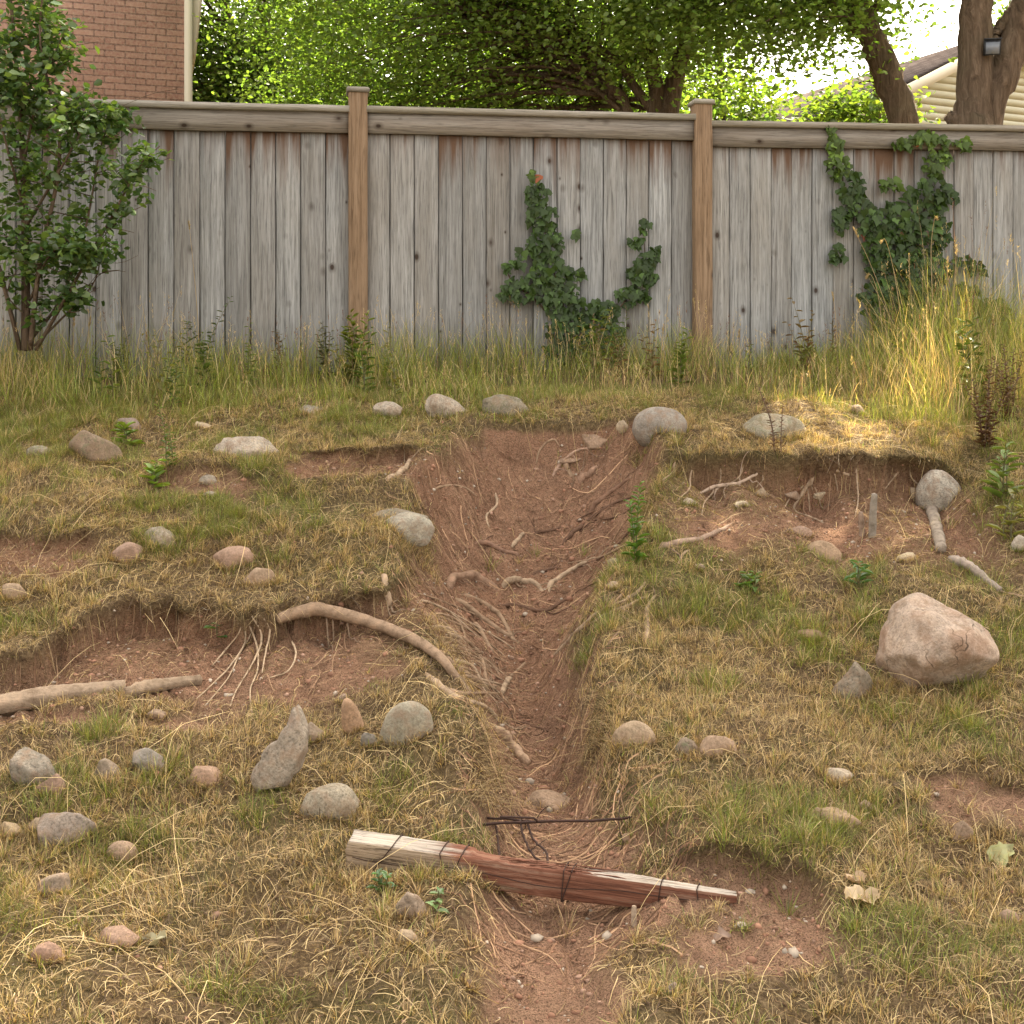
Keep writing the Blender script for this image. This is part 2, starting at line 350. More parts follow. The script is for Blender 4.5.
tops = [(1.84, 1.858), (1.862, 1.880), (1.838, 1.876), (1.832, 1.866), (1.83, 1.85)]   # cap board top at each bay's ends
def bay(x0, x1, t0, t1):
    L_ = x1 - x0; n = round(L_ / .165); p = L_ / n; mb = MB()
    for i in range(n):
        a, c_ = x0 + i * p + .0035, x0 + (i + 1) * p - .0035; col = rc(); th = .019 + .004 * rf.random(); dy = .004 * rf.normal()
        f = (i + .5) / n; zt = t0 + (t1 - t0) * f - .12; wv = rf.normal(0, .0015, (9, 2)); zs = np.linspace(-.12, zt, 9); bow = .004 * rf.normal() * np.sin(np.linspace(0, 3.14, 9)); ch = .004
        V = []
        for k in range(9):
            y = .022 + dy + bow[k]
            V += [(a + wv[k, 0], y + th, zs[k]), (a + wv[k, 0], y + ch, zs[k]), (a + ch + wv[k, 0], y, zs[k]), (c_ - ch + wv[k, 1], y, zs[k]), (c_ + wv[k, 1], y + ch, zs[k]), (c_ + wv[k, 1], y + th, zs[k])]
        q = [[k * 6 + j, k * 6 + j + 1, (k + 1) * 6 + j + 1, (k + 1) * 6 + j] for k in range(8) for j in range(5)]
        mb.add(V, [q, [[48, 49, 50, 51], [48, 51, 52, 53]]], col)
    mb.box(x0, x1, .055, .075, -.1, .0, (.1, .1, .1))
    mb.box(x0, x1, .052, .056, .0, min(t0, t1) - .16, (.02, .5, .1))
    mb.build("board_panel", M_BOARD, fence)
    r = MB(); col = rc(); k = 12; xs_ = np.linspace(x0 + .002, x1 - .002, k)
    def beam(mb, lo, hi, ya, yb, col, wz):
        V = []
        for x, e in zip(xs_, rf.normal(0, wz, k)):
            t = t0 + (t1 - t0) * (x - x0) / L_
            V += [(x, ya, t + lo + e), (x, yb, t + lo + e), (x, yb, t + hi + e), (x, ya, t + hi + e)]
        q = [[i * 4 + j, i * 4 + (j + 1) % 4, (i + 1) * 4 + (j + 1) % 4, (i + 1) * 4 + j] for i in range(k - 1) for j in range(4)]
        mb.add(V, [q, [[3, 2, 1, 0], [4 * k - 4, 4 * k - 3, 4 * k - 2, 4 * k - 1]]], col)
    beam(r, -.185, -.046, -.016, .018, col, .0012); r.build("top_rail", M_RAIL, fence)
    r = MB(); beam(r, -.043, .0, -.045, .095, rc(), .0015); r.build("cap_board", M_CAP, fence)
for i in range(4): bay(posts[i] + .052, posts[i + 1] - .052, *tops[i])
for i, xp in enumerate(posts + [-5.2]):
    w = .066; h = (1.93, 1.955, 1.955, 1.93, 1.93, 1.93)[i]; r = MB(); ch = .008; V = []; zs = np.linspace(-.35, h, 14)
    for z, e in zip(zs, rf.normal(0, .0012, 14)):
        V += [(xp + sx * (w - (ch if cx else 0)) + e, .02 + sy * (w - (0 if cx else ch)), z) for sx, sy, cx in
              ((-1, -1, 0), (-1, -1, 1), (1, -1, 1), (1, -1, 0), (1, 1, 0), (1, 1, 1), (-1, 1, 1), (-1, 1, 0))]
    q = [[k * 8 + j, k * 8 + (j + 1) % 8, (k + 1) * 8 + (j + 1) % 8, (k + 1) * 8 + j] for k in range(13) for j in range(8)]
    r.add(V, [q], rc()); post = r.build("post", M_POST, fence)
    c_ = MB(); cc = rc()
    prof = [(.074, h - .002), (.08, h + .006), (.08, h + .024), (.068, h + .036), (.02, h + .043)]
    V = [(xp + sx * a, .02 + sy * a, z) for a, z in prof for sx, sy in ((-1, -1), (1, -1), (1, 1), (-1, 1))]
    q = [[k * 4 + j, k * 4 + (j + 1) % 4, (k + 1) * 4 + (j + 1) % 4, (k + 1) * 4 + j] for k in range(4) for j in range(4)] + [[16, 17, 18, 19], [3, 2, 1, 0]]
    c_.add(V, [q], cc); cap = c_.build("post_cap", M_CAP, post)

bay(-5.148, -2.712, 1.83, 1.842)

# ------------------------------------------------------------------ houses beyond the fence
def brick_mat():
    m, nt, b = mat("brick", .9, .15); oc = N(nt, "ShaderNodeTexCoord").outputs["Object"]
    sp = N(nt, "ShaderNodeSeparateXYZ"); L(nt, oc, sp.inputs[0]); cb = N(nt, "ShaderNodeCombineXYZ")
    L(nt, mth(nt, 'ADD', sp.outputs[0], sp.outputs[1]), cb.inputs[0]); L(nt, sp.outputs[2], cb.inputs[1])
    br = N(nt, "ShaderNodeTexBrick"); br.inputs["Scale"].default_value = 1.0; br.inputs["Brick Width"].default_value = .235; br.inputs["Row Height"].default_value = .077
    br.inputs["Mortar Size"].default_value = .009; br.inputs["Mortar Smooth"].default_value = .35; br.inputs["Bias"].default_value = 0
    br.inputs["Color1"].default_value = (.46, .27, .205, 1); br.inputs["Color2"].default_value = (.36, .195, .145, 1); br.inputs["Mortar"].default_value = (.19, .115, .09, 1)  # mortar made dark to paint in the shadow lines under the brick rows
    L(nt, cb.outputs[0], br.inputs["Vector"])
    n_ = noise(nt, oc, 28, 5, .7); c = mix(nt, ramp(nt, n_, [(.4, 0), (.68, .75)]), br.outputs["Color"], (.56, .40, .31)); c = mix(nt, 1.0, c, ramp(nt, noise(nt, oc, 1.1, 5, .6), [(.3, .78), (.7, 1.12)]), 'MULTIPLY')
    L(nt, c, b.inputs["Base Color"]); bump(nt, b, mth(nt, 'ADD', mth(nt, 'MULTIPLY', br.outputs["Fac"], -1.0), mth(nt, 'MULTIPLY', n_, .5)), .7, .012); return m
M_BRICK = brick_mat(); M_CREAM, nt, b = mat("cream_trim", .6, .3); L(nt, ramp(nt, noise(nt, None, 6), [(.3, (.54, .50, .38)), (.7, (.64, .60, .47))]), b.inputs["Base Color"])
M_SHIN, nt, b = mat("roof_shingle", 1.0, 0.0); oc = N(nt, "ShaderNodeTexCoord").outputs["UV"]
oc = N(nt, "ShaderNodeTexCoord").outputs["Object"]; br = N(nt, "ShaderNodeTexBrick"); br.inputs["Scale"].default_value = 1; br.inputs["Brick Width"].default_value = .32; br.inputs["Row Height"].default_value = .14
br.inputs["Mortar Size"].default_value = .012; br.inputs["Color1"].default_value = (.085, .072, .068, 1); br.inputs["Color2"].default_value = (.052, .044, .042, 1); br.inputs["Mortar"].default_value = (.025, .02, .018, 1)
sp = N(nt, "ShaderNodeSeparateXYZ"); L(nt, oc, sp.inputs[0]); cb = N(nt, "ShaderNodeCombineXYZ"); L(nt, sp.outputs[1], cb.inputs[0]); L(nt, mth(nt, 'MULTIPLY', sp.outputs[2], 2.2), cb.inputs[1]); L(nt, cb.outputs[0], br.inputs["Vector"])
L(nt, br.outputs["Color"], b.inputs["Base Color"]); bump(nt, b, br.outputs["Color"], .5, .02)
hb = empty("brick_house", (-6.425, 13.21, 1.42), math.radians(17.8)); tag(hb, "red brick house with cream corner trim rising behind the leafy sapling", "house")
r = MB(); r.box(-5, 2.585, 0, 9, 0, 7.4); r.build("wall", M_BRICK, hb)
r = MB(); r.box(2.56, 2.655, -.02, .09, 0, 7.4); r.build("corner_trim", M_CREAM, hb)
r = MB(); V = [(2.66, .03, 3.75), (2.66, .03, 7.4), (3.10, .03, 7.4), (2.66, 1.2, 3.75), (2.66, 1.2, 7.4), (3.10, 1.2, 7.4), (2.70, .03, 3.72), (2.70, 1.2, 3.72)]
r.add(V, [[[0, 6, 2, 1], [3, 4, 5, 7], [6, 7, 5, 2], [0, 3, 7, 6], [1, 2, 5, 4], [0, 1, 4, 3]]]); r.build("soffit", M_CREAM, hb)
r = MB(); V = [(-5.4, -.4, 7.3), (3.3, -.4, 7.3), (3.3, 9.4, 7.3), (-5.4, 9.4, 7.3), (-5.4, 4.5, 9.6), (3.3, 4.5, 9.6)]
r.add(V, [[[0, 1, 5, 4], [2, 3, 4, 5], [3, 2, 1, 0]], [[1, 2, 5], [3, 0, 4]]]); r.build("roof", M_SHIN, hb)
M_SIDE, nt, b = mat("pale_siding", .6, .3); oc = N(nt, "ShaderNodeTexCoord").outputs["Object"]; L(nt, ramp(nt, noise(nt, oc, 1.5, 4), [(.3, (.58, .60, .50)), (.7, (.66, .68, .57))]), b.inputs["Base Color"])
hs = empty("sided_house", (7.2, 23.5, 1.7), math.radians(24)); tag(hs, "house with pale yellow lap siding and brown shingle roof behind the right trees", "house")
# gable faces the yard; slope 26 deg, left eave at local x=-1.5
sl = math.tan(math.radians(26)); xl, xm, xr = -1.75, 3.6, 8.95; ze = 4.05; zr = ze + (xm - xl) * sl; LY = 13.0
r = MB(); P = .16; k = int((zr + .2) / P)
for i in range(k):
    za, zb = i * P, (i + 1) * P
    def lim(z): return (xl + .35 if z < ze else xl + .35 + max(0, (z - ze - .05) / sl)), (xr - .35 if z < ze else xr - .35 - max(0, (z - ze - .05) / sl))
    a0, a1 = lim(za); b0, b1 = lim(zb)
    if b1 - b0 < .1: break
    r.add([(a0, -.002, za), (a1, -.002, za), (b1, .004, zb), (b0, .004, zb), (a0, .02, za), (a1, .02, za)], [[[0, 1, 2, 3], [4, 5, 1, 0]]])
r.box(xl + .36, xr - .36, .02, LY, -.3, ze - .1); r.build("wall", M_SIDE, hs)
r = MB()
def slab(r, x0, z0_, x1, z1, y0, y1, th):
    r.add([(x0, y0, z0_), (x1, y0, z1), (x1, y1, z1), (x0, y1, z0_), (x0, y0, z0_ - th), (x1, y0, z1 - th), (x1, y1, z1 - th), (x0, y1, z0_ - th)],
          [[[0, 1, 2, 3], [7, 6, 5, 4], [4, 5, 1, 0], [5, 6, 2, 1], [6, 7, 3, 2], [7, 4, 0, 3]]])
slab(r, xl, ze, xm, zr, -.3, LY, .07); slab(r, xm, zr, xr, ze, -.3, LY, .07); roof = r.build("roof", M_SHIN, hs)
r = MB(); slab(r, xl, ze - .075, xm, zr - .075, -.33, -.29, .26); slab(r, xm, zr - .075, xr, ze - .075, -.33, -.29, .26); r.build("rake_board", M_CREAM, hs)
# lower wing on its left
r = MB(); slab(r, xl - 2.9, ze - .9, xl + .1, ze + .62, 1.6, LY - 1, .07); w_ = r.build("wing_roof", M_SHIN, hs)
r = MB(); slab(r, xl - 2.9, ze - .975, xl + .1, ze + .545, 1.57, 1.61, .2); r.build("wing_rake_board", M_CREAM, hs)
r = MB(); r.box(xl - 2.6, xl + .3, 1.75, LY - 1.2, 0, ze - .95); r.build("wing_wall", M_SIDE, hs)
hd = empty("distant_house", (-13.2, 45, 1.4)); tag(hd, "small distant brown-roofed house glimpsed just past the brick house corner", "house")
M_TANW, nt, b = mat("tan_wall", .8, .2); b.inputs["Base Color"].default_value = (.5, .42, .33, 1)
r = MB(); r.box(-4, 1.4, 0, 6, 0, 9.6); r.build("wall", M_TANW, hd)
M_BRNR, nt, b = mat("brown_roof", .9, .1); L(nt, ramp(nt, noise(nt, None, 30), [(.3, (.3, .2, .15)), (.7, (.42, .3, .24))]), b.inputs["Base Color"])
r = MB(); V = [(-4.4, -.4, 9.6), (1.8, -.4, 9.6), (1.2, 3, 11), (-4.4, 3, 11), (1.8, 6.4, 9.6), (-4.4, 6.4, 9.6)]
r.add(V, [[[0, 1, 2, 3], [4, 5, 3, 2], [5, 4, 1, 0]], [[1, 4, 2], [0, 3, 5]]]); r.build("roof", M_BRNR, hd)
# ------------------------------------------------------------------ trees beyond the fence
M_BARK, nt, b = mat("bark", .95, .1); oc = N(nt, "ShaderNodeTexCoord").outputs["Object"]
n1 = noise(nt, mapped(nt, oc, (9, 9, 1.6)), 1.6, 6, .7, 1.2); n2 = noise(nt, oc, 3, 3)
c = ramp(nt, n1, [(.3, (.05, .035, .024)), (.5, (.13, .092, .062)), (.72, (.23, .17, .12))]); c = mix(nt, ramp(nt, n2, [(.45, 0), (.8, .4)]), c, (.12, .115, .07))
L(nt, c, b.inputs["Base Color"]); bump(nt, b, n1, 1.0, .05)
LEAF = leaf_mat("tree_leaf", .52, .03, (1.1, 1.22, .55), .5)
def leaf_cards(P, size, cols, droop=.3, asp=.62, fold=.22, rng=RNG, up=.6):
    """folded five-point leaves at points P"""
    n = len(P); az = rng.uniform(0, 6.283, n); nz = rng.normal(0, 1, (n, 3)) * (1 - up); nz[:, 2] += up; nz /= np.linalg.norm(nz, axis=1)[:, None]
    d = np.stack([np.cos(az), np.sin(az), -droop * np.ones(n)], -1); d -= nz * (d * nz).sum(1)[:, None]; d /= np.linalg.norm(d, axis=1)[:, None]
    s = np.cross(nz, d); sz = (size * rng.uniform(.6, 1.25, n))[:, None]; a = asp * rng.uniform(.8, 1.2, (n, 1))
    V = np.stack([P, P + sz * (d * .32 + s * a * .5 + nz * fold * .5), P + sz * (d * .72 + s * a * .36 + nz * fold * .35), P + sz * d, P + sz * (d * .72 - s * a * .36 + nz * fold * .35), P + sz * (d * .32 - s * a * .5 + nz * fold * .5)], 1)
    b0 = np.arange(n)[:, None] * 6
    q = np.vstack([np.concatenate([b0, b0 + 1, b0 + 2, b0 + 3], 1), np.concatenate([b0, b0 + 3, b0 + 4, b0 + 5], 1)])
    return V.reshape(-1, 3), q, np.repeat(cols, 6, 0)
def leafcol(n, base, var=.25, rng=RNG, alt=None):
    c = np.array(base) * rng.uniform(1 - var, 1 + var, (n, 1)) * rng.uniform(.9, 1.1, (n, 3))
    if alt is not None: c = np.where((rng.random(n) < .3)[:, None], np.array(alt) * rng.uniform(.8, 1.2, (n, 1)), c)
    return c
GAPS = [((x_, y_, z_), r_) for x_, y_, z_, r_ in ((.9, 6.55, 1.25, .75), (1.25, 6.6, 1.25, .75), (1.6, 6.5, 1.25, .75), (1.4, 6.8, 1.3, .6), (2.85, 7.7, 2.3, .75), (3.2, 7.7, 2.2, .75), (2.6, 7.2, 2.6, .6))]
def keep_clear(C):
    """openings in the crowns where the sun comes through to the crest"""
    k = np.ones(len(C), bool); s_ = np.array(sv)
    for g0, r_ in GAPS:
        d = C - np.array(g0); k &= np.linalg.norm(d - (d @ s_)[:, None] * s_, axis=1) > r_
    return k
def tree(name, label, stems, crowns, leaf, nl, cols, alt, seed, group=None, spread=(.42, .42, .2), limb=.03, nlimb=.5):
    rng = np.random.default_rng(seed); base = np.array(stems[0][0][:3])
    root = empty(name, base); tag(root, label, "tree", group)
    tr = MB(); pts = []
    for st in stems:
        P, R = curve([p[:3] for p in st], 26, [p[3] for p in st]); P = P + rng.normal(0, .008, P.shape)
        tr.tube(P - base, R, 12, rough=.05, seed=seed); pts += [(p, r_) for p, r_ in zip(P, R) if p[2] > 3.0]
    pp = np.array([p for p, _ in pts]); pr = np.array([r_ for _, r_ in pts]); C = []
    for (cx, cy, cz, rx, ry, rz, nc) in crowns:
        u = rng.normal(size=(nc, 3)); u /= np.linalg.norm(u, axis=1)[:, None]; rad = rng.uniform(.25, 1, nc) ** .45
        C.append(np.array([cx, cy, cz]) + u * rad[:, None] * np.array([rx, ry, rz]) * rng.uniform(.82, 1.1, (nc, 1)))
    C = np.vstack(C); C = C[keep_clear(C)]
    for c_ in C:
        if rng.random() > nlimb: continue
        cand = np.where(pp[:, 2] < c_[2] + .3)[0]; cand = cand if len(cand) else np.arange(len(pp))
        d = np.linalg.norm((pp[cand] - c_) * [1, 1, .8], axis=1); i = cand[np.argsort(d)[min(int(rng.exponential(3)), len(cand) - 1)]]
        a = pp[i]; ln = np.linalg.norm(c_ - a); mid = a * .5 + c_ * .5 + [0, 0, .12 * ln] + rng.normal(0, .07 * ln, 3)
        r0 = min(pr[i] * .55, limb * (.5 + .28 * ln)); P, R = curve([a, mid, c_], 9, [r0, r0 * .55, .006]); tr.tube(P - base, R, 5)
    L_ = C[np.repeat(np.arange(len(C)), nl)]; n = len(L_); P = L_ + rng.normal(size=(n, 3)) * np.array(spread); P[:, 2] -= .25 * np.abs(P[:, 0] - L_[:, 0]) + .25 * np.abs(P[:, 1] - L_[:, 1])
    cc = leafcol(n, cols, .28, rng, alt) * np.repeat(rng.uniform(.8, 1.2, len(C)), nl)[:, None]
    V, q, col = leaf_cards(P - base, leaf, cc, rng=rng)
    tr.build("trunk", M_BARK, root, True); npmesh("crown", V, [q], LEAF, root, col)
    return root
YG, MG, SHADED_G = (.13, .19, .035), (.165, .245, .05), (.085, .135, .034)  # third green is darkened: the left tree's shade is put into its leaf colour
def at(px, py, Y): return np.array([(px - 512) / FPX * Y, Y, CZ + (HOR - py) / FPX * Y])
def S(Y, *p): return [(*at(a, b_, Y), r_ / FPX * Y) for a, b_, r_ in p]
# broad multi-stemmed maple in the middle
Y = 14.0
tree("maple_tree", "broad bright green multi-stemmed maple filling the middle above the fence",
     [S(Y, (668, 345, 15), (668, 160, 12), (672, 90, 10), (690, 20, 8), (700, -120, 5)), S(Y, (660, 345, 12), (656, 130, 9), (655, 80, 8), (640, 10, 6), (600, -120, 4)),
      S(Y, (655, 340, 10), (632, 130, 6), (610, 85, 5), (585, 40, 4), (520, -40, 3)), S(Y, (664, 345, 9), (665, 150, 6), (640, 95, 5), (600, 50, 4), (480, 10, 3))],
     [(.3, 14.4, 8.1, 4.3, 3.4, 3.6, 380), (-1.4, 14.2, 5.9, 1.9, 1.6, 1.3, 95), (1.0, 14.6, 6.1, 2.2, 1.5, 1.2, 95), (2.5, 14.6, 6.6, 1.4, 1.4, 1.2, 50), (-1.6, 15.6, 4.75, 1.9, .9, .75, 100), (.9, 15.9, 4.8, 1.5, .8, .7, 80), (-.2, 14.4, 10.8, 3.6, 3.0, 2.4, 110), (2.4, 14.2, 9.6, 3.0, 2.6, 2.2, 90)], .074, 135, MG, YG, 101)
# leaning trunk, right
Y = 12.5
tree("leaning_tree", "tree with a thick trunk leaning left, seen between the maple and the forked tree",
     [S(Y, (932, 345, 19), (906, 140, 15.5), (893, 92, 14.5), (879, 52, 13.5), (862, 10, 12), (820, -120, 8), (790, -260, 5)), S(Y, (866, 38, 9), (845, 10, 6), (800, -20, 5), (740, -40, 3))],
     [(3.0, 12.6, 7.9, 3.1, 2.7, 2.9, 230), (2.7, 12.2, 5.4, 1.25, .9, .6, 42), (1.6, 12.8, 5.6, .9, .8, .6, 26), (3.4, 12.6, 5.5, .5, .6, .4, 12), (3.6, 12.4, 10.6, 2.6, 2.2, 1.8, 90)], .074, 140, MG, YG, 102)
# forked trunk, far right
Y = 11.0
forked = tree("forked_tree", "large forked tree trunk with a burl at the right end of the fence top",
     [S(Y, (968, 345, 24), (972, 150, 23), (974, 100, 18), (976, 40, 16.5), (976, -40, 14), (965, -220, 9)), S(Y, (978, 200, 20), (988, 118, 15), (1003, 75, 15), (1020, 20, 15), (1048, -60, 12), (1100, -240, 7)),
      S(Y, (968, 128, 9), (957, 121, 10), (951, 117, 6)), S(Y, (992, 40, 6), (1006, 18, 5), (1030, -8, 4))],
     [(5.3, 10.8, 8.6, 3.4, 2.9, 3.0, 230), (4.9, 11.0, 5.35, .9, .6, .3, 9), (5.0, 11, 11.2, 2.6, 2.4, 1.6, 90)], .076, 130, MG, YG, 103)
tree("dark_tree", "dark green dense tree between the brick house and the bright maple",
     [S(22, (262, 345, 12), (258, 100, 9), (265, 0, 7), (270, -150, 4)), S(22, (258, 120, 6), (232, 40, 5), (215, -60, 3))],
     [(-5.2, 22, 9.6, 3.3, 2.6, 4.4, 210), (-5.5, 21.5, 6.2, 2.2, 1.5, 1.8, 110)], .115, 120, SHADED_G, MG, 104, spread=(.5, .5, .3))
tree("young_tree", "small bright yellow-green tree glowing behind the leaning trunk",
     [S(17, (880, 345, 5), (878, 120, 3.5), (872, 70, 2.5), (868, 45, 1.5))], [(5.15, 17, 4.85, .75, .6, .65, 30)], .115, 70, YG, (.16, .2, .03), 105, spread=(.28, .28, .16))
tree("garden_tree", "sunlit yellow-green tree low behind the post of the second panel",
     [S(19, (722, 345, 6), (722, 120, 4), (720, 70, 3), (722, 30, 2))], [(3.4, 19, 5.3, 1.2, .9, .9, 55)], .12, 70, YG, (.16, .2, .03), 106, spread=(.32, .32, .18))
tree("far_tree", "hazy yellow-green tree far behind the middle maple stems",
     [S(34, (620, 345, 8), (620, 120, 6), (612, 20, 4))], [(2.6, 34, 8.2, 4.6, 2.5, 3.8, 150)], .2, 90, YG, MG, 107, spread=(.8, .8, .5))
tree("far_tree", "broad green tree far behind the left half of the middle maple",
     [S(27, (400, 345, 9), (402, 120, 7), (395, 20, 5))], [(-2.4, 27, 8.0, 4.2, 2.2, 4.2, 190)], .17, 110, MG, YG, 110, spread=(.7, .7, .5))
tree("far_tree", "pale tree far off in the gap right of the brick house corner",
     [S(36, (215, 345, 8), (216, 120, 6), (212, 60, 4))], [(-9.2, 36, 7.2, 2.4, 2.0, 2.4, 60)], .22, 60, YG, MG, 108, spread=(.7, .7, .4))
tree("far_tree", "far tree whose leaves show at the right of the forked trunk",
     [S(30, (1040, 345, 8), (1040, 120, 6), (1035, 20, 4))], [(13.6, 30, 8.0, 1.4, 2.0, 4.0, 70)], .22, 60, YG, MG, 109, spread=(.6, .6, .4))
# floodlight on the forked trunk
M_BLK, nt, b = mat("black_housing", .45, .4); b.inputs["Base Color"].default_value = (.02, .022, .025, 1)
M_GLS, nt, b = mat("lamp_glass", .15, .5); b.inputs["Base Color"].default_value = (.16, .18, .21, 1)
p = at(992, 47, 10.78); fl = empty("floodlight", p, math.radians(-12)); tag(fl, "small black floodlight fixed to the forked tree trunk", "lamp")
R_ = Matrix.Rotation(math.radians(14), 4, 'X'); r = MB(); r.box(-.072, .072, -.03, .03, -.075, .075, M=R_); r.box(-.08, .08, -.04, -.028, .068, .082, M=R_)
for k in range(5): r.box(-.06 + k * .028, -.05 + k * .028, .03, .05, -.06, .06, M=R_)
r.build("housing", M_BLK, fl); r = MB(); r.box(-.06, .06, -.035, -.0305, -.062, .045, M=R_); r.build("lens", M_GLS, fl)
r = MB(); r.tube([(0, .04, 0), (-.02, .09, -.02), (-.05, .17, 0)], [.012, .012, .014], 8); r.box(-.09, -.03, .09, .2, -.05, .05); r.build("bracket", M_BLK, fl)

# ------------------------------------------------------------------ leafy sapling at the left
LEAF2 = leaf_mat("shrub_leaf", .35, .05, (1.3, 1.3, .5), .4)
def shrub():
    rng = np.random.default_rng(31); Y = 7.15; root = empty("leafy_sapling", hit(30, 352)); base = np.array(root.location)
    base = np.array([at(24, 345, Y)[0], Y, hz(at(24, 345, Y)[0], Y) - .05]); root.location = base
    tag(root, "tall leafy green sapling in front of the fence at the left edge", "sapling")
    st = MB(); ends = []
    def br(pts, r0, r1, n=14, k=5):
        P, R = curve([at(a, b_, y) for a, b_, y in pts], n, [r0, (r0 + r1) / 2, r1]); st.tube(P - base, R, k); ends.append((P, R))
    br([(26, 350, Y), (25, 230, Y + .05), (20, 110, Y), (8, -30, Y)], .03, .008, 20, 8)
    br([(30, 350, Y), (40, 260, Y - .1), (60, 150, Y - .15), (40, 40, Y - .1), (48, -40, Y)], .018, .004, 20)
    br([(36, 350, Y), (70, 290, Y - .1), (110, 220, Y - .05), (140, 165, Y - .1), (160, 146, Y - .1)], .013, .003, 18)
    br([(20, 350, Y), (-10, 230, Y - .1), (-40, 100, Y)], .016, .004); br([(30, 340, Y), (60, 300, Y + .1), (85, 230, Y + .1), (100, 150, Y + .1), (112, 118, Y)], .012, .003, 16)
    br([(24, 230, Y), (60, 170, Y - .2), (90, 120, Y - .1), (118, 108, Y - .1)], .01, .003); br([(22, 170, Y), (40, 90, Y - .15), (70, 20, Y - .1)], .01, .003); br([(24, 210, Y), (0, 120, Y - .2), (-20, 30, Y - .2)], .01, .003)
    br([(30, 300, Y), (55, 250, Y - .25), (100, 255, Y - .2)], .009, .003); br([(34, 346, Y), (80, 300, Y), (95, 280, Y), (100, 262, Y)], .008, .003); br([(20, 120, Y), (50, 60, Y), (40, -20, Y)], .009, .003)
    tips = []
    for P, R in list(ends):
        for _ in range(15):
            i = rng.integers(int(len(P) * .25), len(P)); a = P[i]; d = rng.normal(0, 1, 3) * [.15, .13, .09] + [.02, 0, .06]; b_ = a + d; P2, R2 = curve([a, (a + b_) / 2 + rng.normal(0, .015, 3), b_], 6, [min(R[i] * .6, .004), .0015]); st.tube(P2 - base, R2, 4); tips += list(P2[1:])
        tips += list(P[int(len(P) * .45):]) 
    tips = np.array(tips); T = np.repeat(tips, 7, 0); T = T + rng.normal(0, 1, T.shape) * [.045, .04, .04]
    px = 512 + FPX * T[:, 0] / T[:, 1]; py = HOR - FPX * (T[:, 2] - CZ) / T[:, 1]
    lim = np.interp(py, [-60, 60, 110, 150, 230, 270, 310, 350], [95, 88, 120, 165, 125, 95, 72, 48]); T = T[(px < lim + 14 * np.sin(py * .13) + rng.normal(0, 9, len(px))) & (py < 342)]; n = len(T)
    cc = leafcol(n, (.065, .12, .03), .4, rng, (.13, .2, .045)); V, q, col = leaf_cards(T - base, .058, cc, droop=.45, asp=.6, fold=.16, rng=rng, up=.55)
    st.build("stem", M_BARK, root, True); npmesh("foliage", V, [q], LEAF2, root, col)
shrub()

# ------------------------------------------------------------------ creepers on the fence
LEAF3 = leaf_mat("ivy_leaf", .2, .025, (1.2, 1.3, .5), .45)
def fplane(px, py, off=.03):
    """picture point on the plane of the fence boards, off metres in front"""
    k = (px - 512) / FPX; X = k * 8.188 / (1 - .16 * k); Y_ = 8.188 + .16 * X; nrm = np.array([.158, -.987, 0])
    return np.array([X, Y_, CZ + (HOR - py) / FPX * Y_]) + nrm * (off - .0)
def creeper(name, label, stems, blobs, seed, lsz=.060):
    rng = np.random.default_rng(seed); b0 = fplane(*stems[0][0]); root = empty(name, b0, 0); tag(root, label, "climbing plant")
    sb = MB()
    for s in stems:
        P, R = curve([fplane(a, b_, .022) for a, b_ in s], 22, [.009, .003]); sb.tube(P + rng.normal(0, .003, P.shape) - b0, R, 5)
    sb.build("vine_stem", M_BARK, root, True)
    lob = np.array([(0, 0), (.42, .02), (.50, .36), (.30, .48), (.0, 1.0), (-.30, .48), (-.50, .36), (-.42, .02)]); V = []; q = []; C = []; n0 = 0
    for (px, py, rx, ry, n, dep) in blobs:
        for _ in range(int(n * 2.3)):
            a, rr = rng.uniform(0, 6.283), rng.random() ** .5; o = dep * (.25 + .75 * rng.random()) * (1.15 - rr * .8)
            P = fplane(px + rx * rr * math.cos(a), py + ry * rr * math.sin(a), .035 + o); s = lsz * rng.uniform(.38, 1.35)
            roll = rng.normal(0, .5); tilt = rng.normal(.45, .28); yaw = rng.normal(0, .45)
            d = np.array([math.sin(roll), 0, -math.cos(roll)]); sd = np.array([math.cos(roll), 0, math.sin(roll)]); nn = np.array([0, -1.0, 0])
            d = d * math.cos(tilt) + nn * math.sin(tilt); nn = np.cross(sd, d); nn = nn if nn[1] < 0 else -nn
            sd = sd * math.cos(yaw) + nn * math.sin(yaw) * .8; nn = np.cross(sd, d); nn = nn if nn[1] < 0 else -nn
            v = [P + s * (sd * x * .92 + d * (y - .3) + nn * (-.22 * abs(x) - .18 * y * y)) for x, y in lob]
            V += v; q += [[n0, n0 + 1, n0 + 2, n0 + 3], [n0, n0 + 3, n0 + 4, n0 + 5], [n0, n0 + 5, n0 + 6, n0 + 7]]; n0 += 8
            c = np.array([.032, .058, .012]) * rng.uniform(.7, 1.45) * (1 + .9 * (rng.random() < .12)) 
            if rng.random() < .003: c = np.array([.16, .05, .025])
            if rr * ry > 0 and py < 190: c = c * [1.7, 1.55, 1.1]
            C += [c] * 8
    V = np.array(V) - b0; npmesh("ivy_leaves", V, [np.array(q)], LEAF3, root, np.array(C))
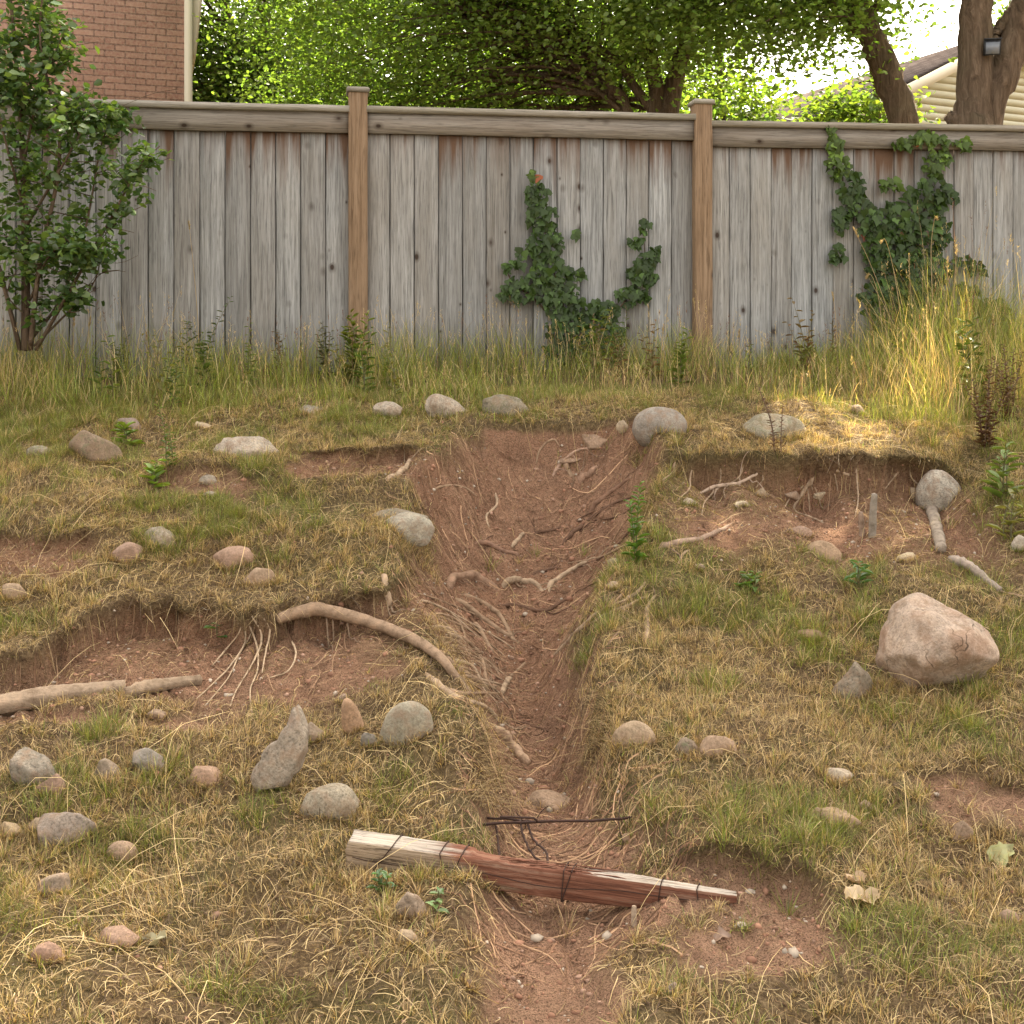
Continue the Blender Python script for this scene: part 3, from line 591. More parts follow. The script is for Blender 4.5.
creeper("climbing_vine", "dark green vine climbing the middle fence panel in two arms",
        [[(578, 372), (566, 320), (553, 270), (543, 225), (534, 172)], [(575, 365), (600, 325), (625, 300), (642, 262), (644, 225)], [(560, 330), (535, 300), (512, 282), (505, 265)]],
        [(533, 177, 5, 6, 7, .02), (536, 195, 12, 12, 18, .03), (541, 218, 15, 15, 28, .05), (544, 245, 19, 17, 40, .07), (548, 272, 20, 16, 42, .08), (560, 300, 22, 18, 50, .1), (568, 328, 24, 18, 55, .11), (572, 352, 30, 15, 60, .12),
         (520, 290, 18, 14, 28, .05), (512, 268, 10, 8, 9, .03), (507, 290, 6, 5, 5, .03), (600, 312, 18, 12, 32, .08), (602, 338, 20, 16, 36, .09), (628, 297, 13, 10, 22, .06), (640, 275, 14, 14, 30, .06), (648, 258, 9, 8, 12, .04), (634, 243, 6, 7, 7, .03), (644, 228, 5, 8, 7, .03), (575, 275, 9, 6, 8, .03), (640, 296, 10, 5, 9, .03), (500, 296, 3, 3, 3, .02), (653, 250, 4, 5, 4, .02), (520, 255, 5, 5, 3, .02), (575, 235, 4, 4, 3, .02)], 41)
creeper("climbing_vine", "dark creeper spilling over the top rail of the right fence panel",
        [[(925, 375), (915, 300), (912, 250), (928, 190), (930, 130)], [(915, 300), (880, 240), (850, 205), (836, 160), (829, 132)], [(918, 290), (950, 262), (978, 268)], [(918, 320), (960, 305), (1000, 312)]],
        [(828, 132, 4, 5, 4, .03), (832, 145, 9, 8, 11, .04), (835, 168, 12, 13, 20, .05), (848, 190, 13, 17, 28, .06), (858, 212, 15, 12, 22, .07), (838, 222, 7, 14, 14, .04), (836, 255, 8, 10, 12, .04), (872, 225, 18, 16, 32, .09), (878, 250, 20, 16, 32, .1), (900, 225, 20, 20, 44, .12),
         (925, 140, 20, 7, 20, .08), (900, 146, 9, 5, 8, .06), (958, 146, 9, 6, 7, .06), (930, 165, 10, 12, 16, .06), (942, 158, 5, 10, 8, .04), (930, 195, 18, 18, 36, .09), (945, 200, 9, 9, 10, .06), (890, 186, 14, 6, 11, .05), (908, 196, 10, 6, 7, .04), (893, 208, 9, 6, 7, .04), (925, 235, 22, 22, 54, .13), (920, 270, 26, 22, 62, .15), (915, 305, 30, 22, 66, .16), (905, 335, 36, 20, 60, .16), (945, 340, 22, 22, 34, .12),
         (962, 262, 10, 5, 9, .04), (975, 270, 8, 6, 8, .04), (985, 305, 18, 6, 14, .04), (965, 290, 10, 8, 8, .04), (890, 265, 26, 26, 50, .12), (905, 285, 34, 26, 60, .14), (880, 300, 26, 22, 40, .12), (1000, 312, 6, 3, 4, .03)], 42, .066)
FEET = []
# ------------------------------------------------------------------ stones
def stone_mat(name, speck=.5, lichen=0.0, stain=0.0, cracks=False):
    m, nt, b = mat(name, .9, .2); oc = N(nt, "ShaderNodeTexCoord").outputs["Object"]; a = attr(nt).outputs["Color"]
    n1 = noise(nt, oc, 14, 5, .65); n2 = noise(nt, oc, 120, 3, .7); n3 = noise(nt, oc, 45, 4, .7)
    c = mix(nt, 1.0, a, ramp(nt, n1, [(.28, (.62, .60, .58)), (.5, (1, 1, 1)), (.75, (1.3, 1.26, 1.2))]), 'MULTIPLY')
    c = mix(nt, 1.0, c, ramp(nt, n2, [(.3, (1 - speck, 1 - speck, 1 - speck)), (.5, (1, 1, 1)), (.7, (1 + .5 * speck,) * 3)]), 'MULTIPLY')
    if lichen: c = mix(nt, ramp(nt, n3, [(.5, 0), (.62, lichen)]), c, (.12, .13, .07))
    if stain: c = mix(nt, ramp(nt, noise(nt, oc, 5, 4, .6), [(.5, 0), (.66, stain)]), c, (.24, .13, .075))
    if cracks:
        wp = mix(nt, .10, oc, N(nt, "ShaderNodeTexNoise").outputs["Color"]); ve = N(nt, "ShaderNodeTexVoronoi"); ve.feature = 'DISTANCE_TO_EDGE'; ve.inputs["Scale"].default_value = 5.5; L(nt, wp, ve.inputs["Vector"])
        c = mix(nt, mth(nt, 'MULTIPLY', ramp(nt, ve.outputs["Distance"], [(.004, .85), (.016, 0)]), ramp(nt, noise(nt, oc, 7, 2), [(.48, 0), (.56, 1)])), c, (.05, .035, .025))
    c = mix(nt, ramp(nt, noise(nt, oc, 22, 5, .7), [(.46, 0), (.64, .6)]), c, (.21, .135, .085))      # dried mud
    L(nt, c, b.inputs["Base Color"]); bump(nt, b, mth(nt, 'ADD', mth(nt, 'MULTIPLY', n2, .4), mth(nt, 'ADD', n1, mth(nt, 'MULTIPLY', n3, .5))), .6, .012); return m
M_ST = stone_mat("stone", .35); M_GRAN = stone_mat("granite", .55); M_LICH = stone_mat("mossy_stone", .5, .8); M_BOUL = stone_mat("boulder_rock", .4, .12, .6, True)
def ico(sub):
    import bmesh
    bm = bmesh.new(); bmesh.ops.create_icosphere(bm, subdivisions=sub, radius=1); V = np.array([v.co[:] for v in bm.verts]); F = np.array([[v.index for v in f.verts] for f in bm.faces]); bm.free(); return V, F
ICO4, ICO5 = ico(4), ico(5)
def n3d(V, f, s): return (vnoise(V[:, 0] * f + V[:, 2] * f * .7, V[:, 1] * f - V[:, 2] * f * .6, s) + vnoise(V[:, 2] * f + 3.1, V[:, 0] * f * .8 + V[:, 1] * f * .5, s + 1)) / 2
def stone_shape(kind, seed, sub=4):
    V, F = ICO4 if sub == 4 else ICO5; V = V.copy(); r = np.random.default_rng(seed)
    cuts, dlo, dhi, ns = {'smooth': (3, .86, .97, .045), 'round': (8, .70, .93, .09), 'oval': (11, .60, .9, .12), 'angular': (16, .45, .82, .10), 'rough': (14, .52, .86, .15), 'flat': (12, .55, .86, .12)}[kind]
    V *= (1 + ns * n3d(V, 1.3, seed) * 1.8)[:, None]
    for _ in range(cuts):
        n = r.normal(size=3); n /= np.linalg.norm(n); d = r.uniform(dlo, dhi); over = np.maximum(V @ n - d, 0); V -= (over * (.93 if kind in ('angular', 'rough') else .8))[:, None] * n
    V *= (1 + ns * .6 * n3d(V, 3.2, seed + 5) + ns * .3 * n3d(V, 8, seed + 7) + .012 * n3d(V, 18, seed + 8))[:, None]
    V -= (V.max(0) + V.min(0)) / 2; return V / ((V.max(0) - V.min(0)) / 2), F
def stone(label, px, py, w, h, col, kind='round', m=None, seed=None, depth=.68, tilt=0, sink=.45, name="stone", yaw=None, extra=1.0):
    seed = seed if seed is not None else int(px * 7 + py); p = hit(px, py + h * .30); s = p[1] / FPX; W2, H2 = w * s / 2, h * s / 2
    V, F = stone_shape(kind, seed); V = V * np.array([W2 * 1.04, W2 * depth, H2 * (1.12 + sink) * extra]); col = (np.array(col) * .68 + .32 * np.array([.27, .235, .19])) * .88 * np.array([1.0, .945, .84])
    R = Matrix.Rotation(math.radians(tilt), 3, 'Y'); V = V @ np.array(R).T @ np.array(Matrix.Rotation(math.radians(14), 3, 'X')).T
    o = npmesh(name, V, [F], m or M_ST, None, np.broadcast_to(np.array(col, float), (len(V), 3)), kind != 'angular')
    if kind == 'angular': o.data.polygons.foreach_set("use_smooth", np.ones(len(F), bool))
    o.location = p + np.array([0, W2 * .30, H2 * (.42 - sink)]); o.rotation_euler = (0, 0, 0 if yaw is None else yaw)
    tag(o, label, "stone"); FEET.append((o.location[0], o.location[1], W2 * .95, W2 * depth * .95)); return o
GRY, PALE, PINK, TANC, BLUE, BRNS, CRM, GRNS = (.27, .255, .225), (.38, .35, .305), (.30, .215, .165), (.34, .265, .185), (.205, .205, .20), (.20, .155, .12), (.5, .42, .31), (.235, .23, .18)
stone("pale speckled rough stone lying in dry grass at the upper left of the slope", 245, 450, 68, 26, (.40, .37, .33), 'rough', M_GRAN, 3)
stone("pale angular stone at the crest just left of the gully head", 447, 408, 48, 26, PALE, 'angular', M_GRAN, 12, tilt=14)
stone("small pale stone at the crest left of the pale angular stone", 387, 410, 30, 18, PALE, 'rough', M_GRAN, 5)
stone("flat dark mossy boulder sitting at the very top of the gully", 510, 405, 56, 26, (.20, .19, .155), 'rough', M_LICH, 16)
stone("smooth blue-grey stone half covered by golden grass right of the gully head", 661, 420, 54, 28, (.27, .265, .26), 'smooth', M_ST, 8)
stone("tiny round cream stone at the gully head beside the blue-grey stone", 622, 426, 13, 13, CRM, 'round')
stone("mossy greenish stone sunk in the golden grass on the right crest", 780, 428, 66, 26, GRNS, 'oval', M_LICH, 9, sink=.35)
s8 = stone("wide flat grey slab with a lighter lower face sticking out of the left gully bank", 401, 526, 64, 24, (.33, .33, .29), 'flat', M_ST, 21)
stone("thin dark cap stone lying on top of the wide grey slab in the left bank", 399, 517, 56, 9, (.20, .185, .155), 'flat', M_LICH, 22, sink=.1)
stone("large smooth pale grey cobble below the right grass lip", 943, 489, 46, 46, (.42, .41, .385), 'smooth', M_GRAN, 33, depth=.8, tilt=-18)
stone("tan rounded stone in green tufts on the right slope", 822, 552, 42, 24, (.36, .25, .165), 'round', M_ST, 33)
stone("grey-green rounded cobble left of the gully bottom", 405, 723, 50, 50, (.32, .315, .26), 'smooth', M_ST, 41, tilt=15)
stone("narrow orange-tan stone standing upright left of the grey-green cobble", 354, 718, 21, 48, (.46, .29, .18), 'smooth', M_ST, 42, depth=1.0, tilt=-10)
stone("small bluish stone tucked at the foot of the upright orange stone", 369, 740, 17, 20, BLUE, 'round')
stone("tiny pinkish pebble behind the top of the upright orange stone", 343, 699, 12, 11, PINK, 'round')
stone("long grey stone sloping down right of the pointed grey slab", 326, 803, 64, 38, (.28, .26, .21), 'oval', M_GRAN, 45, tilt=-18)
stone("tan bread-shaped stone right of the lower gully", 635, 735, 44, 30, (.38, .29, .20), 'smooth', M_ST, 47)
stone("tan-pink wedge-shaped stone, right of the bread-shaped stone", 719, 746, 37, 27, (.40, .285, .205), 'oval', M_ST, 48, tilt=-16)
stone("dull half-buried stone touching the tan-pink wedge-shaped stone", 688, 749, 26, 22, BRNS, 'oval', M_LICH)
stone("small flat white stone alone on the right grass slope", 839, 776, 31, 14, (.5, .45, .37), 'flat', M_ST)
stone("smooth pinkish egg-shaped stone in the left foreground grass", 121, 853, 33, 23, (.36, .255, .185), 'smooth', M_ST, 51, tilt=12)
stone("broad flat grey-purple stone in the grass near the left edge", 66, 829, 58, 36, (.22, .19, .175), 'flat', M_GRAN, 52, tilt=-22)
stone("small tan stone touching the broad grey-purple stone", 38, 826, 22, 15, TANC, 'oval')
stone("pale crumbly stone at the left frame edge below the log", 10, 832, 30, 16, (.36, .28, .17), 'rough')
stone("rough brown-grey stone sunk in the grass at lower left", 52, 888, 34, 28, (.24, .19, .155), 'rough', M_GRAN, 54)
stone("flat-topped pinkish stone half buried in the bottom left grass", 117, 940, 40, 20, (.34, .22, .17), 'flat', M_ST, 55)
stone("pink-brown domed stone at the bottom left corner of the slope", 47, 953, 34, 22, (.30, .18, .14), 'oval', M_ST, 56)
stone("small smooth pink stone between the log and the pointed slab", 205, 775, 36, 19, (.38, .245, .18), 'oval', M_ST, 57)
stone("dark grey broken rock with flat facets at the left edge below the log", 34, 770, 42, 46, (.21, .20, .18), 'angular', M_GRAN, 58, tilt=-30)
stone("pink rock with an orange broken edge in front of the dark broken rock", 49, 786, 30, 28, (.30, .19, .15), 'angular', M_ST, 59)
stone("brown-grey angular stone in the middle of a row below the log", 106, 772, 38, 26, (.25, .205, .165), 'angular', M_ST, 61)
stone("blue-grey angular stone right of the brown-grey stone below the log", 148, 763, 34, 32, (.22, .215, .205), 'angular', M_ST, 62, tilt=-20)
stone("flat oval stone lying on bare soil at the end of the log", 155, 714, 22, 10, (.27, .2, .15), 'flat')
stone("flat green-grey stone on the upper left slope", 155, 537, 42, 18, (.26, .24, .20), 'oval', M_LICH, 64)
stone("broad pinkish stone touching the flat green-grey stone", 123, 553, 40, 22, (.31, .20, .16), 'flat', M_ST, 65)
stone("pink rounded stone sunk in grass left of the wide grey slab", 232, 557, 40, 20, (.34, .22, .17), 'oval', M_ST, 66)
stone("tan flat stone just below the pink rounded stone on the left slope", 262, 577, 36, 19, (.33, .235, .165), 'oval', M_ST, 67)
stone("tan stone at the left frame edge midway up the slope", 14, 592, 30, 17, (.32, .235, .16), 'oval', M_ST, 68)
stone("brown earthy hump-shaped stone under dead grass at upper left", 94, 447, 56, 40, (.20, .145, .105), 'rough', M_LICH, 69)
stone("purple-grey stone behind the brown hump at upper left", 128, 424, 26, 14, (.23, .19, .185), 'oval')
stone("small pale flat stone between the purple-grey and the pale speckled stones", 202, 426, 20, 10, CRM, 'flat')
stone("low mossy grey stone at the left frame edge under the tall grass", 40, 452, 26, 14, GRNS, 'rough', M_LICH)
stone("long flat grey slab in dry grass on the crest left of the gully", 312, 410, 44, 9, GRY, 'flat', M_LICH)
stone("small dark stone in the thatch below the pale speckled stone", 208, 480, 18, 12, GRY, 'rough')
stone("small thin stone below the small dark stone on the left slope", 210, 495, 15, 8, PALE, 'flat')
stone("white oval pebble on the red soil nearest the gully, below the right lip", 690, 502, 14, 9, (.52, .45, .36), 'oval')
stone("thin white chip on the red soil below the right lip", 743, 503, 15, 6, (.55, .48, .38), 'flat')
stone("tan pebble stuck in the red soil above the thin white chip", 761, 493, 14, 11, TANC, 'round')
stone("flat pinkish stone half set in the red soil face of the right lip", 792, 494, 20, 7, PINK, 'flat')
stone("pale chip under the curved root of the right lip", 820, 495, 13, 8, CRM, 'angular')
stone("cream oval stone in grass left of the forked sticks at right", 907, 557, 21, 10, (.55, .47, .33), 'oval')
stone("white rounded stone cut by the right frame edge", 1020, 544, 16, 20, (.5, .47, .42), 'round')
stone("pale crumbly stone beside the large pale grey cobble", 913, 492, 18, 12, TANC, 'rough')
stone("upper of two cream chips in the weedy bank right of the gully", 615, 562, 15, 8, CRM, 'flat')
stone("lower of two cream chips in the weedy bank right of the gully", 613, 587, 17, 9, (.42, .34, .25), 'flat')
stone("broad grey-brown stone half buried at the left foot of the large boulder", 856, 684, 44, 46, (.215, .19, .155), 'oval', M_GRAN, 71)
stone("flat earth-coloured stone set in the gully floor behind the timber", 553, 805, 66, 15, (.36, .25, .18), 'flat', M_ST, 72, depth=.5, sink=.45)
stone("long buried tan stone with grass over it on the right slope", 834, 822, 56, 18, (.34, .245, .165), 'rough', M_ST, 73)
stone("tan stone to the right of and above the long buried tan stone", 868, 808, 26, 16, (.30, .22, .15), 'oval')
stone("brown-grey stone in front of the timber, left of the gully", 409, 908, 34, 32, (.25, .195, .155), 'oval', M_GRAN, 75)
stone("small tan stone with a notch below the brown-grey stone near the timber", 407, 939, 26, 17, TANC, 'rough')
stone("small pink-tan stone on the right frame edge in the foreground", 1009, 919, 24, 20, (.36, .25, .19), 'round')
stone("rough brown stone half hidden in grass at right of the slope", 963, 832, 28, 26, (.26, .18, .13), 'angular')
stone("small white chip on the bare patch at the tip of the timber", 741, 927, 15, 7, (.5, .45, .38), 'flat')
stone("pale stone showing through the tall grass on the right crest", 858, 411, 18, 14, (.42, .33, .24), 'rough')
stone("brown stone behind the pointed grey slab", 312, 734, 28, 22, (.235, .185, .14), 'oval')
stone("reddish stone lying in dry grass left of the large boulder", 812, 636, 28, 12, (.26, .15, .10), 'oval')
stone("pinkish flat stone in the soil above the tan rounded stone", 800, 531, 28, 12, (.32, .21, .17), 'flat')
stone("grey pebble on the soil near the pale forked root", 699, 567, 14, 9, (.28, .23, .19), 'round')
stone("tan flat rock wedged in the top left of the gully head", 573, 454, 34, 9, (.27, .17, .12), 'angular')
stone("tan layered rock on the right rim of the gully head", 598, 438, 36, 10, (.30, .2, .145), 'angular')
stone("brown pebble low in the foreground soil patch in front of the timber", 470, 985, 12, 12, (.25, .17, .125), 'round')
stone("small tan pebble in the soil right of the gully behind the timber", 627, 838, 12, 12, (.34, .22, .15), 'round')
stone("grey stone among grass below the bare patch at bottom centre right", 670, 990, 16, 16, (.25, .21, .18), 'rough')
# outline-driven rocks: front silhouette given, own depth
def outline_rock(name, label, pts, ref, depth, m, col, seed, cat, cuts=(), sink=.12, pw=2.6, ns=.03, lean=0, chips=22, knob=False):
    p = hit(*ref); s = p[1] / FPX; c = np.array(pts, float).mean(0); d = (np.array(pts, float) - c) * [s, -s]
    ang = np.arctan2(d[:, 1], d[:, 0]); o = np.argsort(ang); a_, r_ = ang[o], np.hypot(d[:, 0], d[:, 1])[o]
    V, F = ICO5; th = np.arctan2(V[:, 2], V[:, 0]); R = np.interp(th, np.concatenate([[a_[-1] - 2 * math.pi], a_, [a_[0] + 2 * math.pi]]), np.concatenate([[r_[-1]], r_, [r_[0]]]))
    rho = np.hypot(V[:, 0], V[:, 2]); k = (1 - np.clip(1 - rho, 0, 1) ** pw); yy = V[:, 1] * depth
    P = np.stack([np.cos(th) * R * k, yy, np.sin(th) * R * k], -1)
    for n, dd in cuts:
        n = np.array(n, float); n /= np.linalg.norm(n); over = np.maximum(P @ n - dd, 0); P -= over[:, None] * n * .95
    P *= (1 + ns * n3d(P / depth, 1.6, seed) + ns * .6 * n3d(P / depth, 4.5, seed + 3) + ns * .3 * n3d(P / depth, 11, seed + 4))[:, None]
    E = np.vstack([F[:, [0, 1]], F[:, [1, 2]], F[:, [2, 0]]]); dg = np.bincount(E[:, 0], minlength=len(P))[:, None]
    rb = np.random.default_rng(seed)
    for _ in range(chips):
        n = rb.normal(size=3) * [1, .8, 1]; n[1] = -abs(n[1]) - .35; n /= np.linalg.norm(n); over = np.maximum(P @ n - rb.uniform(.80, .94) * (P @ n).max(), 0); P -= over[:, None] * n
    if knob: P += (.03 * np.exp(-((P / np.linalg.norm(P, axis=1)[:, None] - np.array([-.22, -.35, .9])) ** 2).sum(1) / .07))[:, None] * np.array([-.3, -.2, 1])
    for _ in range(1): P = .9 * P + .1 * np.stack([np.bincount(E[:, 0], P[E[:, 1], k_], len(P)) for k_ in range(3)], -1) / dg
    P *= (1 + .012 * n3d(P / depth, 14, seed + 9) + .008 * n3d(P / depth, 26, seed + 11))[:, None]
    if lean: P = P @ np.array(Matrix.Rotation(math.radians(lean), 3, 'X')).T
    o = npmesh(name, P, [F], m, None, np.broadcast_to(np.array(col, float), (len(P), 3)), True)
    FEET.append(((c[0] - 512) * s, p[1] + depth * .1, np.ptp(d[:, 0]) * .42, depth * .9)); o.location = np.array([(c[0] - 512) * s, p[1] + depth * .15, CZ + (HOR - c[1]) * s]); tag(o, label, cat); return o
outline_rock("boulder", "large pinkish-tan angular boulder, the biggest rock on the right slope", [(888, 658), (899, 629), (905, 610), (920, 602), (934, 598), (947, 606), (958, 613), (978, 623), (995, 635), (998, 648), (988, 668), (972, 688), (956, 702), (940, 703), (915, 698), (895, 690), (886, 676)],
             (938, 683), .17, M_BOUL, (.35, .275, .21), 7, "boulder", [((.25, -.75, -.62), .118), ((-.25, -.8, .5), .135), ((.5, -.7, .35), .15), ((-.7, -.6, -.1), .16), ((.1, -.35, .95), .128)], ns=.04, chips=16, knob=True)
outline_rock("rock_slab", "pointed grey slab standing upright like a fin among dead grass", [(297, 703), (304, 722), (306, 740), (303, 758), (293, 776), (280, 792), (262, 798), (254, 790), (252, 778), (262, 760), (278, 742), (290, 724)],
             (278, 786), .035, M_GRAN, (.245, .205, .155), 17, "stone", pw=4, ns=.05, lean=-14, chips=8)

# ------------------------------------------------------------------ the timber with its wire
M_TIM, nt, b = mat("split_timber", .88, .15); oc = N(nt, "ShaderNodeTexCoord").outputs["Object"]
g1 = noise(nt, mapped(nt, oc, (3.5, 70, 70)), 1.0, 6, .65, .5); g2 = noise(nt, mapped(nt, oc, (5, 240, 240)), 1.0, 3, .6); sx = N(nt, "ShaderNodeSeparateXYZ"); L(nt, oc, sx.inputs[0])
white = ramp(nt, g1, [(.3, (.16, .125, .09)), (.45, (.36, .31, .25)), (.72, (.50, .46, .39))]); white = mix(nt, ramp(nt, g2, [(.37, .9), (.45, 0)]), white, (.05, .04, .03))
redw = ramp(nt, g1, [(.28, (.06, .026, .017)), (.5, (.17, .072, .043)), (.74, (.27, .175, .12))]); redw = mix(nt, ramp(nt, g2, [(.3, .6), (.45, 0)]), redw, (.05, .02, .014))
edge = mth(nt, 'ADD', sx.outputs[0], mth(nt, 'ADD', mth(nt, 'MULTIPLY', sx.outputs[2], 2.2), mth(nt, 'MULTIPLY', noise(nt, mapped(nt, oc, (4, 40, 40)), 1.0, 4), .35)))
f = ramp(nt, edge, [(.40, 0), (.50, 1)])
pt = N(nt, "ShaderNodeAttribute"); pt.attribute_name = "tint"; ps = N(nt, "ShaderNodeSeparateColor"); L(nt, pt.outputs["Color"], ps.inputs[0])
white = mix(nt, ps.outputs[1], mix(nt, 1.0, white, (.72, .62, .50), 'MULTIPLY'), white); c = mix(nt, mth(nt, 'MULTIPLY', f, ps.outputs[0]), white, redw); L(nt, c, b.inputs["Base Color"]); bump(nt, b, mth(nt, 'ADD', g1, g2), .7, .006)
A_, B_ = at(347, 841, 3.22), at(737, 896, 3.10)
A_ = A_ + [0, 0, 0]; LEN = np.linalg.norm(B_ - A_); ex = (B_ - A_) / LEN; ey = np.cross([0, 0, 1.0], ex); ey /= np.linalg.norm(ey); ez = np.cross(ex, ey)
roll = math.radians(-2); ey, ez = ey * math.cos(roll) + ez * math.sin(roll), ez * math.cos(roll) - ey * math.sin(roll)
TM = Matrix(((ex[0], ey[0], ez[0], A_[0]), (ex[1], ey[1], ez[1], A_[1]), (ex[2], ey[2], ez[2], A_[2]), (0, 0, 0, 1)))
tim = empty("timber_beam"); tim.matrix_world = TM; tag(tim, "split timber beam, white-painted at one end and bare red wood at the other, lying across the gully", "timber")
rt = np.random.default_rng(3); K = 90; u = np.linspace(0, 1, K)
ht = np.interp(u, [0, .28, .33, .5, .66, .77, .91, 1], [.078, .077, .078, .077, .076, .069, .043, .018]); hb_ = .047 - ht
dp = np.interp(u, [0, .3, .36, .6, .64, .8, 1], [.09, .088, .066, .055, .058, .045, .03]); nzs = lambda a: a * (.6 * rt.normal(0, 1, K) + vnoise(u * 30, u * 0, rt.integers(99)))
ring = []; W_ = []; TP = []
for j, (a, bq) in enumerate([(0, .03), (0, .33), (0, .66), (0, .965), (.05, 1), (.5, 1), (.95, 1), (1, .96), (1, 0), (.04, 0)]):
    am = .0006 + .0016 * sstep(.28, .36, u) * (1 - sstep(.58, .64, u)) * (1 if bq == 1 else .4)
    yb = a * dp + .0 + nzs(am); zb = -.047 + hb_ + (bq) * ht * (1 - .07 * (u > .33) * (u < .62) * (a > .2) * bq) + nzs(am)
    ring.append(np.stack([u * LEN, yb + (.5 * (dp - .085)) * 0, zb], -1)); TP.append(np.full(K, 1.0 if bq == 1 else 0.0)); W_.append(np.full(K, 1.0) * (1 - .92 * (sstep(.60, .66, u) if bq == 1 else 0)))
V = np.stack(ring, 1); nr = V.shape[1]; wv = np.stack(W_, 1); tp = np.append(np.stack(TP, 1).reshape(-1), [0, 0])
V[0, :, 0] += [0, .004, -.003, .003, .004, .004, .0, -.002, .003, 0]; V = V.reshape(-1, 3); wv = wv.reshape(-1)
q = [[k * nr + j, k * nr + (j + 1) % nr, (k + 1) * nr + (j + 1) % nr, (k + 1) * nr + j] for k in range(K - 1) for j in range(nr)]; q = [x[::-1] for x in q]
cen = [V[:nr].mean(0), V[-nr:].mean(0)]; nV = len(V); V = np.vstack([V, cen]); wv = np.append(wv, [1, 1])
t = [[nV, j, (j + 1) % nr] for j in range(nr)] + [[nV + 1, (K - 1) * nr + (j + 1) % nr, (K - 1) * nr + j] for j in range(nr)]
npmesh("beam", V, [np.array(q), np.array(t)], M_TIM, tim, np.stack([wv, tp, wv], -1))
r = MB()
for k in range(16):      # splinters along the torn edge
    x = rt.uniform(.34, .66) * LEN; z = -.001; y = rt.uniform(.005, .05); l_ = rt.uniform(.04, .14)
    P = np.array([[x, y, z], [x + l_ * .5, y + rt.normal(0, .003), z + rt.uniform(.001, .006)], [x + l_, y + rt.normal(0, .004), z + rt.uniform(-.006, .008) - .0]]); r.tube(P, [.003, .003, .001], 4, flat=.6)
r.build("splinter", M_TIM, tim)
M_WIRE, nt, b = mat("rusty_wire", .8, .3); L(nt, ramp(nt, noise(nt, None, 60), [(.3, (.02, .011, .008)), (.7, (.06, .028, .017))]), b.inputs["Base Color"])
for x0, sl_ in ((.12, -.055), (.245, .02), (.30, -.03), (.565, .0), (.585, -.02), (.81, -.004), (.90, .01)):
    i = min(int(x0 * K), K - 1); lo = -.047 + hb_[i] - .004; hi = -.047 + hb_[i] + ht[i] + .003; d2 = dp[i] + .003; d1 = -.003; r = MB(); xx = x0 * LEN
    P = [(xx + sl_, d1, lo), (xx + sl_ * .5, d1 - .001, (lo + hi) / 2), (xx, d1, hi), (xx + .004, d2 * .5, hi + .001), (xx + .01, d2, hi), (xx + .012, d2 + .001, lo), (xx + sl_ * .6, d2 * .5, lo - .002), (xx + sl_ + .003, d1, lo)]
    Q = [P[0]]
    for a, bb in zip(P[:-1], P[1:]): Q += [tuple(np.array(a) + (np.array(bb) - np.array(a)) * f_) for f_ in (.33, .66, 1)]
    r.tube(Q, [.0017] * len(Q), 5); r.build("wire_loop", M_WIRE, tim, True)
r = MB(); Q = [(x, -.003, -np.interp(x / LEN, u, ht) * (.5 + .1 * math.sin(x * 14)) ) for x in np.linspace(.02, .95 * LEN, 40)]; r.tube(Q, [.0011] * 40, 4); r.build("strand_wire", M_WIRE, tim, True)
def ground_path(pts, lift, n=30):
    """picture polyline dropped on the ground"""
    P2 = curve(pts, n); G = np.array([hit(a, b_) for a, b_ in P2]); Ys = G[:, 1].copy()
    for _ in range(2): G = np.vstack([G[:1], (G[:-2] + 2 * G[1:-1] + G[2:]) / 4, G[-1:]])
    G[:, 2] += lift; return G
w = MB(); cw = at(540, 850, 3.5); z_ = lambda a, b_, Y: at(a, b_, Y)
def wire(pts, r_=.0036): P, R = curve([at(*p) for p in pts], 30, [r_, r_]); w.tube(P + RNG.normal(0, .0008, P.shape), R, 5)
wire([(415, 824, 3.52), (460, 826, 3.48), (500, 823, 3.45), (560, 821, 3.46), (605, 820, 3.5), (640, 816, 3.55)], .0044); wire([(428, 812, 3.62), (470, 817, 3.55), (510, 819, 3.48), (536, 822, 3.45), (530, 818, 3.43), (500, 817, 3.45)])
wire([(520, 820, 3.46), (524, 838, 3.40), (534, 856, 3.34), (549, 866, 3.28)]); wire([(526, 820, 3.46), (534, 840, 3.40), (546, 852, 3.33), (548, 868, 3.27)]); wire([(496, 826, 3.46), (498, 842, 3.41), (500, 860, 3.30)])
wire([(536, 822, 3.46), (541, 812, 3.46), (548, 806, 3.46)], .0015); wire([(620, 800, 3.56), (619, 825, 3.5), (622, 845, 3.45), (610, 870, 3.42)], .0016); wire([(440, 832, 3.5), (400, 830, 3.55), (350, 820, 3.65)], .0015)
wire([(534, 856, 3.34), (532, 850, 3.38), (545, 840, 3.42)], .0013); wire([(516, 812, 3.48), (526, 826, 3.45), (518, 834, 3.44)], .0013)
o = w.build("rusty_wire", M_WIRE, None, True, hit(530, 850)); tag(o, "loose tangle of rusty brown wire behind the timber beam", "wire")

FEET += [(A_[0] + .12, A_[1] - .02, .16, .06), (A_[0] + .3, A_[1] - .02, .12, .06)]
